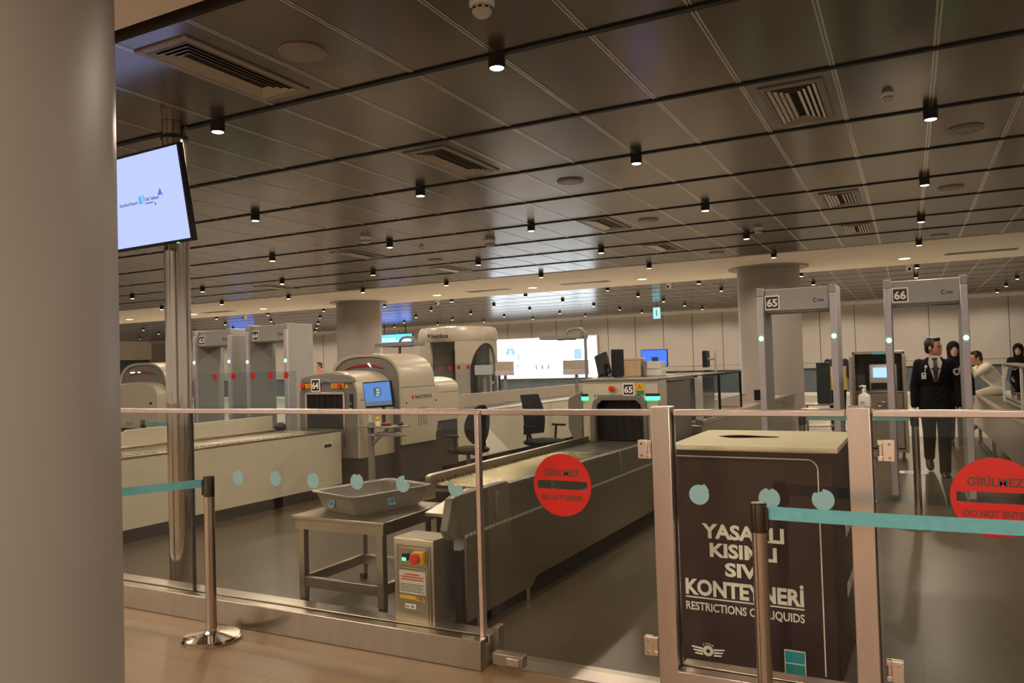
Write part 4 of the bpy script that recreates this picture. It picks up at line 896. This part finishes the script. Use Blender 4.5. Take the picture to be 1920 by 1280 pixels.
# overhead shelves on curved posts, screens seen from behind
def gantry(label, x0, x1, y, xp, z, side):
    t = thing('overhead_shelf', label, 'shelf', (xp, y, 0))
    MB().tube([(0, 0, 0), (0, 0, z-.02), (0, 0, z+.04), (-side*.06, 0, z+.10), (-side*.16, 0, z+.115), (-side*.27, 0, z+.10), (-side*.31, 0, z+.04), (-side*.31, 0, z)], .024, 12).obj('curved_post', 'gplast', t)
    BX('shelf_plate', 'gplast', t, x0-xp, x1-xp, -.17, .17, z-.045, z+.015); BX('lamp_strip', 'scan', t, x0-xp+.25, x1-xp-.15, -.05, .05, z-.06, z-.045); BX('foot', 'dbase', t, -.15, .15, -.15, .15, 0, .03)
gantry('grey overhead shelf on a curved post in front of the glowing light box', -5.1, -4.42, 11.0, -4.40, 1.975, 1)
gantry('grey overhead shelf on a curved post above the white scanner', -8.42, -7.58, 11.2, -8.0, 1.985, -1)
def backscreen(label, x, y, z, wd, hd, foot):
    t = thing('screen_back', label, 'monitor', (x, y, 0)); BX('panel', 'taupe', t, -wd/2, wd/2, -.02, .02, z-hd/2, z+hd/2); BX('lower_strip', 'gatef', t, -wd/2, wd/2, -.03, .03, z-hd/2-.09, z-hd/2); BX('post', 'gplast', t, -.025, .025, 0, .05, foot, z); BX('foot', 'gplast', t, -.12, .12, -.10, .10, foot, foot+.02)
backscreen('flat taupe screen back left of the light box, before the man in a dark coat', -6.87, 13.0, 1.53, .38, .18, 0 if 0 else .846)
backscreen('flat grey screen back in front of the lower right of the light box', -5.28, 12.7, 1.52, .48, .17, 0)
rk = thing('acrylic_rack', 'clear acrylic leaflet rack on the run-out beside the body scanner', 'rack', (-7.32, 13.02, 0)); BX('clear_box', GL2, rk, -.24, .22, -.08, .08, 1.36, 1.62); BX('leaflets', 'scan', rk, -.20, .18, -.04, .04, 1.37, 1.56); BX('post', 'gplast', rk, -.03, .03, -.02, .02, 0, 1.36); BX('foot', 'gplast', rk, -.12, .12, -.12, .12, 0, .02)

# ------------------------------------------------------------------ explosive trace cabinet, podium, dispenser
ki = thing('test_cabinet', 'open steel cabinet with a small lit screen between gates 65 and 66', 'cabinet', (-.42, 12.6, 0))
for n, b in (('side_panel', (-.35, -.315, 0, .55, .12, 1.59)), ('side_panel', (.315, .35, 0, .55, .12, 1.59)), ('top_panel', (-.35, .35, 0, .55, 1.56, 1.60)), ('shelf', (-.315, .315, .02, .55, .985, 1.01)), ('bottom_panel', (-.35, .35, 0, .55, .12, .16)), ('back_panel', (-.315, .315, .52, .55, .16, 1.56))): BX(n, 'steel' if n != 'back_panel' else 'inset', ki, *b)
dr = BX('drawer', 'steel', ki, -.31, .31, -.005, .03, .62, .975); 
MB().tube([(.02+.06*cos(a*pi/8), -.02, .82+.035*sin(a*pi/8)) for a in range(17)], .010, 8).obj('oval_handle', 'dsteel', dr); BX('door', 'steel', ki, -.31, .31, -.005, .03, .18, .60)
for x in (-.29, .29):
    for y in (.06, .48): MB().cyl((x-.015, y, .05), (x+.015, y, .05), .05, n=18).obj('caster', 'rubber', ki)
for x in (-.36, .355): BX('door_edge', 'taupe', ki, x-.02, x+.015, -.25, .0, .14, 1.53)
BX('blue_sign', 'label', ki, -.08, .13, -.012, .0, 1.555, 1.605, bevel=.002); hs = MB()
for j in range(3):
    for i in range(6): hs.box(-.22+.075*i, -.175+.075*i, .515, .52, 1.40-.05*j, 1.412-.05*j)
hs.obj('back_slots', 'black', ki)
dv = thing('trace_detector', 'beige desktop detector with pale lit screen inside the steel cabinet', 'device', (-.38, 12.78, 1.011)); MB().prism([(-.05, 0), (.28, 0), (.28, .36), (.02, .40), (-.05, .16)], 'x', -.17, .20).obj('body', 'scan', dv, bevel=.02)
ds = MB().box(-.115, .125, -.055, -.035, .20, .345).obj('display', emis('pale_screen', (.45, .68, 1), 1.1), dv); BX('dark_slot', 'ink', dv, -.15, .18, -.062, -.045, .02, .12)
pd = thing('tall_box', 'tall black-green cabinet standing on a steel trolley behind gate 65', 'cabinet', (-1.49, 16.0, .631)); BX('body', 'fgreen', pd, -.12, .12, -.12, .12, .02, .76); BX('top', 'fgreen', pd, -.125, .125, -.125, .125, .76, .785); BX('foot', 'black', pd, -.115, .115, -.115, .115, 0, .02)
sd = thing('sanitizer_bottle', 'white pump bottle of hand sanitizer above the right gate post', 'bottle', (-.445, 9.05, .99)); MB().loft([rr(.040, .028, .014, 0), rr(.042, .030, .014, .01), rr(.042, .030, .014, .11), rr(.034, .024, .014, .132), rr(.014, .014, .012, .148), rr(.013, .013, .012, .165)]).obj('bottle_body', 'white', sd)
pm = MB().lathe([(.013, .165), (.017, .167), (.017, .185), (.007, .187), (.007, .205)], n=20).obj('pump', 'white', sd); MB().tube([(.014, 0, .205), (-.01, 0, .212), (-.034, 0, .206)], [.010, .010, .006], 10).obj('nozzle', 'white', pm); sd.scale = (1.4, 1.4, 1.15); MB().box(-.03, .0, -.0312, -.030, .06, .068).box(-.03, .005, -.0312, -.030, .045, .05).box(-.03, -.005, -.0312, -.030, .03, .034).obj('label_text', 'inkb', sd)
ss = thing('sanitizer_stand', 'slim grey stand holding the sanitizer bottle behind the gate post', 'stand', (-.43, 9.05, 0)); BX('plate', 'steelh', ss, -.07, .07, -.06, .06, .97, .989); BX('post', 'steelh', ss, -.02, .02, -.02, .02, .02, .97); BX('white_box', 'scan', ss, -.055, .055, -.045, .045, .12, .46); BX('foot', 'steelh', ss, -.07, .07, -.07, .07, 0, .02)
# steel benches / trolleys far back
for i, (x, y, l, rz) in enumerate(((-1.50, 15.95, 'steel trolley table carrying the tall black-green box behind gate 65', 8), (-1.40, 14.4, 'low steel trolley table beside the run-out conveyor, behind the burgundy bin', 0))):
    t = thing('steel_trolley', l, 'trolley', (x, y, 0), R(rz), 'steel trolleys behind gate 65'); BX('top', 'steelh', t, -.34, .34, -.25, .25, .60, .63); BX('lower_shelf', 'steelh', t, -.32, .32, -.23, .23, .20, .22)
    for a in (-.31, .31):
        for b in (-.22, .22): BX('leg', 'steel', t, a-.018, a+.018, b-.018, b+.018, 0, .60)
fm = thing('floor_marking', 'pale blue and white sticker on the floor beside the walking man', 'floor sticker', (0, 11.4, 0)); MB().prism([(-.2, -.10), (.16, -.10), (.16, .12), (-.2, .12)], 'z', .0005, .002).obj('white_field', 'white', fm); MB().box(-.12, -.02, -.08, .10, .002, .003).box(.05, .12, -.08, .10, .002, .003).obj('blue_print', 'label', fm)

# ------------------------------------------------------------------ lane 66
l6 = thing('roller_conveyor', 'dark steel conveyor of lane 66 at the right edge', 'conveyor', (1.0, 7.0, 0), R(.5))
BX('side_panel', 'dsteel', l6, 0, .02, -1.2, 8.2, .34, .80, bevel=.003); BX('body', 'inset', l6, .02, .9, -1.18, 8.18, .36, .74, bevel=0); BX('edge_rail', 'steel', l6, -.01, .07, -1.2, 8.2, .80, .835); BX('edge_rail', 'steel', l6, .84, .92, -1.2, 8.2, .80, .835)
proto = MB().cyl((.08, 0, 0), (.83, 0, 0), .022, n=12).obj('roller', 'steel', l6); proto.location = (0, -1.1, .79)
for k in range(1, 70): o = proto.copy(); COL.objects.link(o); o.location = (0, -1.1+.13*k, .79); o.parent = l6
for y in (-.8, 1.4, 3.6, 5.8, 7.9):
    for x in (.06, .84): BX('leg', 'steel', l6, x-.025, x+.025, y-.025, y+.025, 0, .36)
BX('floor_rail', 'kick', l6, .03, .09, -1.1, 8.1, 0, .05)
g6 = thing('glass_screen', 'glass screen with pale steel posts standing along lane 66', 'partition', (1.22, 7.0, 0), R(.5))
for y in (2.2, 4.0, 5.8): BX('post', 'scan', g6, -.02, .02, y-.02, y+.02, .836, 1.36)
MB().box(-.005, .005, 2.2, 5.8, .86, 1.34).obj('glass_pane', GL2, g6); BX('top_rail', 'steel', g6, -.025, .16, 2.15, 5.85, 1.36, 1.385)
for i, (y, l) in enumerate(((2.7, 'black tray on the lane 66 rollers, nearest'), (3.6, 'black tray on the lane 66 rollers, farther back'))):
    t = thing('security_tray', l, 'tray', (1.52, 7+y, .813), R(3), 'black trays on lane 66'); MB().loft([rr(.16, .22, .04, 0), rr(.20, .27, .05, .09), rr(.19, .26, .05, .09), rr(.15, .21, .04, .01)]).obj('tub', 'plast', t)

# ------------------------------------------------------------------ people
def remesh(mb, name, m, parent, vox, sm=3):
    bmesh.ops.recalc_face_normals(mb.bm, faces=mb.bm.faces)
    me = bpy.data.meshes.new('tmp'); mb.bm.to_mesh(me); mb.bm.free(); t = bpy.data.objects.new('tmp', me); COL.objects.link(t)
    r = t.modifiers.new('r', 'REMESH'); r.mode = 'VOXEL'; r.voxel_size = vox
    s = t.modifiers.new('s', 'SMOOTH'); s.iterations = sm; s.factor = .5
    dg = bpy.context.evaluated_depsgraph_get(); dg.update(); m2 = bpy.data.meshes.new_from_object(t.evaluated_get(dg)); bpy.data.objects.remove(t)
    m2.name = name; m2.shade_smooth(); m2.materials.clear(); m2.materials.append(M[m]); o = bpy.data.objects.new(name, m2); COL.objects.link(o); o.parent = parent; return o
def limb(mb, pts, rad, n=14):
    pts = [Vector(p) for p in pts]; out = []; rr_ = []
    for i, (p, q) in enumerate(zip(pts, pts[1:])):
        for k in range(5): out.append(p.lerp(q, k/5)); rr_.append(rad[i]+(rad[i+1]-rad[i])*k/5)
    out.append(pts[-1]); rr_.append(rad[-1]); mb.tube(out, rr_, n)
    for p, r in zip(pts, rad): mb.ell(p, (r, r, r), 12, 8)
def oval(c, a, b, tilt=Matrix(), n=24, e=2.3):
    c = Vector(c); return [c+tilt @ Vector((a*math.copysign(abs(cos(2*pi*i/n))**(2/e), cos(2*pi*i/n)), b*math.copysign(abs(sin(2*pi*i/n))**(2/e), sin(2*pi*i/n)), 0)) for i in range(n)]
def person(label, loc, rz, H=1.76, legs=((8, 4), (-22, 20)), arms=((6, 10, 12), (-6, 10, 12)), lean=2, yaw=0, nod=0, skin='skin', top='suit', bottom='suit', shoes='plast', hair='hair', hijab=None, male=True, suit=False, seat=None, vox=.009, sleeves='suit', details=True):
    root = thing('person', label, 'person', loc, rz); s = H/1.76
    lt = Matrix.Rotation(R(lean), 3, 'X')                           # lean towards -Y is positive x rotation
    J = {}
    for i, sd in enumerate((1, -1)):                               # left (+X) first
        a, kb = legs[i]; A = R(a); B = R(a-kb); hip = Vector((sd*.088, 0, 0)); kn = hip+Vector((-sd*.012, -.44*sin(A), -.44*cos(A))); an = kn+Vector((-sd*.014, -.42*sin(B), -.42*cos(B))); J[sd] = [hip, kn, an]
    hz = -min(J[1][2].z, J[-1][2].z)+.085 if seat is None else seat
    for sd in (1, -1): J[sd] = [p+Vector((0, 0, hz)) for p in J[sd]]
    P = Vector((0, 0, hz)); T = lambda x, y, z: P+lt @ Vector((x, y, z))
    sw = .19 if male else .165; body = MB(); jk = MB(); tr = MB(); sh = {}
    def torso(mb, g, z0=-.10):
        prof = [(-.10, .155, .105), (.0, .168, .118), (.10, .155, .108), (.20, .150, .105), (.32, .172, .118), (.42, .182, .118), (.49, .17, .10), (.535, .11, .075), (.56, .062, .06)]
        if not male: prof = [(z, a*.93, b*(1.08 if .3 < z < .45 else .95)) for z, a, b in prof]
        mb.loft([[T(p.x, p.y, p.z) for p in oval((0, -.01 if .25 < z < .46 else 0, z), a+g, b+g)] for z, a, b in prof if z >= z0])
    torso(body, 0)
    limb(body, [T(0, .005, .52), T(0, -.012, .64)], [.055, .050])
    arm_j = {}
    for i, sd in enumerate((1, -1)):
        f, ab, el = arms[i]; S = T(sd*sw, .0, .475)
        d1 = Matrix.Rotation(R(-sd*ab), 3, 'Y') @ Vector((0, -sin(R(f)), -cos(R(f)))); E_ = S+d1*.285
        d2 = Matrix.Rotation(R(-sd*ab*.3), 3, 'Y') @ Vector((0, -sin(R(f+el)), -cos(R(f+el)))); W = E_+d2*.255; arm_j[sd] = (S, E_, W, d2)
        limb(body, [S, E_, W], [.050, .040, .027])
        # hand: palm and five separate fingers, slightly curled
        sx = Vector((sd, 0, 0)); fw = d2.cross(sx).normalized(); fw = fw if fw.y < 0 else -fw; ac_ = sx
        palm = W+d2*.055; mr = Matrix((ac_, fw, d2)).transposed() if True else None
        body.ell(palm, (.018, .041, .052), 12, 8, rot=Matrix((ac_, d2.cross(ac_).normalized(), d2)).transposed())
        for k, (off, ln) in enumerate(((-.03, .066), (-.010, .076), (.011, .070), (.030, .056))):
            b0 = palm+d2*.042-fw*off*1.0; c1 = b0+d2*ln*.55-ac_*.006; c2 = c1+d2*ln*.40-ac_*.020; limb(body, [b0, c1, c2], [.0098, .0092, .0078], 8)
        b0 = palm+fw*.030-d2*.02; limb(body, [b0, b0+fw*.028+d2*.030, b0+fw*.034+d2*.060-ac_*.01], [.012, .0105, .009], 8)
    for sd in (1, -1):
        h, k_, an = J[sd]; limb(body, [h+Vector((0, 0, .02)), k_, an], [.082, .055, .040])
        ft = Vector((0, -1, 0)); pitch = 0
        if an.z > .13: ft = Vector((0, -cos(R(38)), -sin(R(38))))
        sh[sd] = (an, ft); limb(body, [an+Vector((0, .01, -.035)), an+ft*.11+Vector((0, 0, -.058))], [.030, .016])
    # head
    hy = Matrix.Rotation(R(yaw), 3, 'Z') @ Matrix.Rotation(R(nod), 3, 'X'); N_ = T(0, -.015, .645)
    Hd = lambda x, y, z: N_+hy @ Vector((x, y, z)); hr = hy
    body.ell(Hd(0, .008, .085), (.073, .092, .088), 20, 14, rot=hr)
    body.loft([[Hd(p.x, p.y, p.z) for p in oval((0, y, z), a, b, n=18, e=2.1)] for z, a, b, y in ((-.062, .020, .020, -.062), (-.052, .040, .042, -.040), (-.025, .056, .062, -.022), (.01, .064, .074, -.014), (.05, .068, .082, -.008), (.09, .066, .08, -.006))])
    body.loft([[Hd(x, y, z) for x, y, z in r] for r in ([(-.008, -.084, .055), (.008, -.084, .055), (.004, -.093, .056), (-.004, -.093, .056)], [(-.013, -.084, .03), (.013, -.084, .03), (.007, -.107, .03), (-.007, -.107, .03)], [(-.018, -.078, .012), (.018, -.078, .012), (.010, -.110, .014), (-.010, -.110, .014)], [(-.012, -.076, .004), (.012, -.076, .004), (.006, -.096, .004), (-.006, -.096, .004)])])
    body.ell(Hd(0, -.078, -.018), (.024, .012, .014), 10, 6, rot=hr); body.ell(Hd(0, -.072, -.050), (.022, .016, .014), 10, 6, rot=hr)
    for sd in (1, -1): body.ell(Hd(sd*.074, .012, .032), (.010, .022, .032), 10, 8, rot=hr)
    for sd in (1, -1): body.ell(Hd(sd*.034, -.074, .062), (.024, .010, .008), 8, 6, rot=hr)
    root['_'] = 1; del root['_']
    if s != 1: root.scale = (s, s, s)
    bo = remesh(body, 'body', skin, root, vox*.8, 2)
    if details:
        for sd in (1, -1): MB().ell(Hd(sd*.031, -.079, .042), (.013, .007, .006), 10, 6, rot=hr).obj('eye', 'eye', bo)
        for sd in (1, -1): MB().loft([[Hd(sd*x, y, z+dz) for dz, y in ((-.004, -.086), (.004, -.086), (.004, -.078), (-.004, -.078))] for x, z in ((.014, .062), (.032, .067), (.052, .060))]).obj('eyebrow', 'hair', bo)
        lp = MB(); lp.ell(Hd(0, -.089, -.022), (.022, .006, .007), 12, 6, rot=hr); lp.obj('lips', 'lip', bo)
    if hijab:
        hj = MB(); hj.ell(Hd(0, .02, .075), (.092, .108, .112), 22, 14, rot=hr); hj.loft([[Hd(p.x, p.y, p.z) for p in oval((0, y, z), a, b, n=22, e=2)] for z, a, b, y in ((.06, .091, .10, .018), (.0, .086, .092, .018), (-.06, .082, .088, .012), (-.11, .09, .09, .012), (-.17, .115, .105, .015), (-.21, .09, .08, .02))])
        o = remesh(hj, 'head_scarf', hijab, root, .012, 2)
        # open the face: an oval facing forward
        me = o.data; b_ = bmesh.new(); b_.from_mesh(me); inv = hy.inverted(); dl = []
        for v in b_.verts:
            q = inv @ (v.co-N_)
            if q.y < -.01 and (q.x/.056)**2+((q.z-.012)/.078)**2 < 1: dl.append(v)
        bmesh.ops.delete(b_, geom=dl, context='VERTS'); b_.to_mesh(me); b_.free(); so = o.modifiers.new('t', 'SOLIDIFY'); so.thickness = .012; so.offset = 1
    elif hair:
        hb = MB(); hb.ell(Hd(0, .022, .096), (.079, .094, .088), 22, 14, rot=hr); hb.ell(Hd(0, -.04, .150), (.060, .045, .028), 14, 8, rot=hr); hb.ell(Hd(0, .07, .035), (.062, .04, .07), 14, 10, rot=hr)
        for sd in (1, -1): hb.ell(Hd(sd*.068, -.012, .066), (.012, .024, .042), 10, 8, rot=hr)
        o = remesh(hb, 'hair', hair, root, .010, 2); b_ = bmesh.new(); b_.from_mesh(o.data); inv = hy.inverted(); dl = []
        for v in b_.verts:
            q = inv @ (v.co-N_)
            if q.y < -.030 and q.z < .098+.0*q.y and abs(q.x) < .066: dl.append(v)
        bmesh.ops.delete(b_, geom=dl, context='VERTS'); b_.to_mesh(o.data); b_.free()
    # clothes
    torso(jk, .022 if suit else .014, z0=-.11)
    if suit: jk.loft([[T(p.x, p.y, p.z) for p in oval((0, 0, z), a, b)] for z, a, b in ((-.17, .20, .15), (-.08, .198, .148), (.05, .18, .132), (.15, .172, .126))])
    for sd in (1, -1):
        S, E_, W, d2 = arm_j[sd]; limb(jk, [S+Vector((-sd*.02, 0, .006)), E_, W-d2*.012], [.070 if suit else .070, .056 if suit else .064, .043 if suit else .038])
    jo_ = remesh(jk, 'jacket' if suit else 'top', top, root, vox, 3)
    # open the collar so that the neck shows

    tr.loft([[T(p.x, p.y, p.z) for p in oval((0, 0, z), a, b)] for z, a, b in ((-.12, .165, .118), (.0, .178, .128), (.10, .164, .118))])
    for sd in (1, -1):
        h, k_, an = J[sd]; limb(tr, [h+Vector((0, 0, .0)), k_, an+(k_-an).normalized()*.03, an+Vector((0, 0, -.02))], [.100, .078, .066, .066])
    remesh(tr, 'trousers', bottom, root, vox, 3)
    for sd in (1, -1):
        an, ft = sh[sd]; up = Vector((0, 0, 1)) if an.z <= .13 else Vector((0, -sin(R(38)), cos(R(38)))); m_ = MB(); rings = []
        for d, wd, hh in ((-.080, .032, .060), (-.055, .044, .090), (.0, .046, .095), (.06, .047, .078), (.12, .050, .058), (.17, .043, .045), (.205, .024, .030)):
            c = an+ft*d+up*(-.085+.004); rings.append([c+Vector((wd*cos(t), 0, 0))+up*(hh*max(0, sin(t))) for t in [pi*i/9 for i in range(10)]]+[c+Vector((-wd*.9, 0, 0))-up*.004, c+Vector((wd*.9, 0, 0))-up*.004])
        m_.loft(rings); m_.obj('shoe', shoes, root, ang=60)
    return root, T, Hd, arm_j, hy
# the walking guard
root, T, Hd, aj, hy = person('man in black suit and tie with white badge, striding through gate 66, looking right', (.275, 11.3, 0), R(4), 1.765, legs=((11, 3), (-14, 30)), arms=((4, 10, 10), (-4, 9, 12)), lean=1, yaw=62, top='suit', suit=True, vox=.009)
sv = MB(); sv.loft([[T(-.012, -.150, .255), T(.012, -.150, .255), T(.012, -.140, .255), T(-.012, -.140, .255)], [T(-.055, -.150, .40), T(.055, -.150, .40), T(.05, -.13, .40), T(-.05, -.13, .40)], [T(-.078, -.128, .50), T(.078, -.128, .50), T(.07, -.09, .50), T(-.07, -.09, .50)], [T(-.062, -.07, .565), T(.062, -.07, .565), T(.062, .02, .565), T(-.062, .02, .565)], [T(-.056, -.062, .59), T(.056, -.062, .59), T(.056, .05, .585), T(-.056, .05, .585)]])
so = sv.obj('shirt_front', 'shirt', root, ang=60)
tm = MB(); tm.loft([[T(-.012, -.158, .26), T(.012, -.158, .26), T(.012, -.150, .26), T(-.012, -.150, .26)], [T(-.030, -.160, .40), T(.030, -.160, .40), T(.030, -.150, .40), T(-.030, -.150, .40)], [T(-.020, -.137, .505), T(.020, -.137, .505), T(.020, -.12, .505), T(-.020, -.12, .505)], [T(-.026, -.095, .55), T(.026, -.095, .55), T(.026, -.07, .55), T(-.026, -.07, .55)]]); tm.obj('necktie', 'ink', root)
lp = MB()
for sd in (1, -1): lp.loft([[T(sd*.018, -.156, .24), T(sd*.05, -.150, .24), T(sd*.05, -.138, .24), T(sd*.018, -.142, .24)], [T(sd*.060, -.154, .40), T(sd*.115, -.135, .385), T(sd*.11, -.12, .385), T(sd*.06, -.13, .40)], [T(sd*.082, -.120, .50), T(sd*.13, -.085, .495), T(sd*.12, -.07, .49), T(sd*.08, -.09, .50)], [T(sd*.065, -.055, .572), T(sd*.085, -.03, .568), T(sd*.08, .0, .56), T(sd*.062, -.03, .565)]])
lp.obj('lapels', 'suit', root, ang=60)
bd_ = MB().box(-.026, .026, -.003, .003, -.038, .038).obj('id_badge', 'white', root); bd_.location = T(-.135, -.155, .335); bd_.rotation_euler = (R(4), R(4), R(-18)); MB().box(-.012, .012, -.005, -.0025, .010, .030).obj('badge_photo', 'ink', bd_); MB().box(-.016, .016, -.005, -.0025, -.022, -.018).box(-.016, .010, -.005, -.0025, -.012, -.008).obj('badge_text', 'ink', bd_)
cl_ = MB().tube([T(-.125, -.156, .375), T(-.115, -.152, .42), T(-.108, -.148, .455)], .0035, 8).obj('badge_strap', 'white', root); MB().ell((0, 0, 0), (.016, .012, .022)).obj('badge_reel', 'white', root).location = T(-.108, -.150, .45)
def armpatch(j, root, sd, w_=.042):
    S, E_, W, d2 = j; c = S.lerp(E_, .34)+Vector((sd*.030, -.064, 0)); o = MB().loft([[Vector((w_*cos(t), y, w_*1.0*sin(t)*(1.15 if sin(t) < 0 else .95))) for t in [2*pi*i/24 for i in range(24)]] for y in (0, -.006)]).obj('shoulder_patch', 'white', root); o.location = c; o.rotation_euler = (R(-6), 0, R(sd*24))
    MB().loft([[Vector((w_*.80*cos(t), y, w_*.8*sin(t))) for t in [2*pi*i/20 for i in range(20)]] for y in (-.005, -.009)]).obj('patch_field', mat('patch_dark_red', (.12, .015, .02), .6), o); MB().loft([[Vector((w_*.42*cos(t), y, w_*.42*sin(t)+.004)) for t in [2*pi*i/16 for i in range(16)]] for y in (-.008, -.012)]).obj('patch_center', 'navy', o)
    m = MB()
    for k in range(5): a = 2*pi*k/5; m.ell((w_*.6*cos(a), -.010, w_*.6*sin(a)), (.006, .002, .006), 8, 4)
    m.obj('patch_marks', 'white', o)
armpatch(aj[1], root, 1)
bt_ = MB()
for z in (.20, .12, .04): bt_.cyl(T(0, -.168, z), T(0, -.158, z), .008, n=12)
bt_.obj('buttons', 'plast', root)
# the woman behind him
root, T, Hd, aj, hy = person('woman in black headscarf and black uniform walking behind the suited man', (.635, 14.4, 0), R(3), 1.72, legs=((12, 6), (-14, 22)), arms=((2, 12, 14), (-4, 10, 10)), lean=1, yaw=4, skin='skin2', top='suit', bottom='jean', shoes='brown', hijab='scarf', male=False, suit=True, vox=.012)
armpatch(aj[1], root, 1, .038); bd_ = MB().tube([T(.06, -.15, .42), T(.055, -.165, .33)], .006, 6).obj('badge_strap', 'bintop', root)
person('man in white shirt sitting bent over with face in hands beyond lane 66', (1.42, 15.75, 0), R(-75), 1.74, legs=((78, 82), (74, 80)), arms=((62, 6, 100), (58, 6, 104)), lean=38, yaw=0, nod=10, top='wshirt', bottom='wshirt', shoes='brown', seat=.90, vox=.013, details=False)
sl = thing('conveyor_end_bench', 'grey bench at the far end of lane 66 under the sitting man', 'bench', (1.70, 15.9, 0)); BX('top', 'steelh', sl, -.38, .55, -.3, .3, .74, .80); BX('leg', 'steel', sl, -.30, -.24, -.25, .25, 0, .74); BX('leg', 'steel', sl, .44, .50, -.25, .25, 0, .74)
person('woman in black headscarf and dark coat at the right edge behind the lane 66 glass', (1.92, 18.3, 0), R(8), 1.66, legs=((3, 3), (-3, 3)), arms=((12, 8, 55), (10, 8, 60)), yaw=-20, skin='skin2', top='scarf', bottom='navy', hijab='scarf', male=False, suit=True, vox=.014, details=True)
rv, T, Hd, aj, hy = person('person in dark jacket and yellow vest behind the right post of gate 65', (-1.33, 16.9, 0), R(20), 1.74, legs=((3, 3), (-3, 3)), arms=((14, 10, 40), (8, 12, 20)), skin='skin2', top='navy', bottom='suit', vox=.014, details=False)
vm = MB(); vm.loft([[T(p.x, p.y, p.z) for p in oval((0, 0, z), a, b)] for z, a, b in ((-.08, .205, .15), (.1, .195, .145), (.25, .20, .145), (.40, .205, .15))]); vm.obj('yellow_vest', 'yvest', rv, ang=60)
person('man in dark navy coat standing behind the flat taupe screen back', (-11.95, 22.0, 0), R(-25), 1.75, legs=((2, 2), (-2, 2)), arms=((10, 16, 45), (10, 16, 45)), skin='skin', top='navy', bottom='navy', suit=True, hair='brown', vox=.016, details=False)
person('person in red top far away between gate 64 and the white scanner', (-17.55, 20.0, 0), R(-30), 1.79, legs=((2, 2), (-2, 2)), skin='skin', top='redc', bottom='suit', vox=.018, details=False)
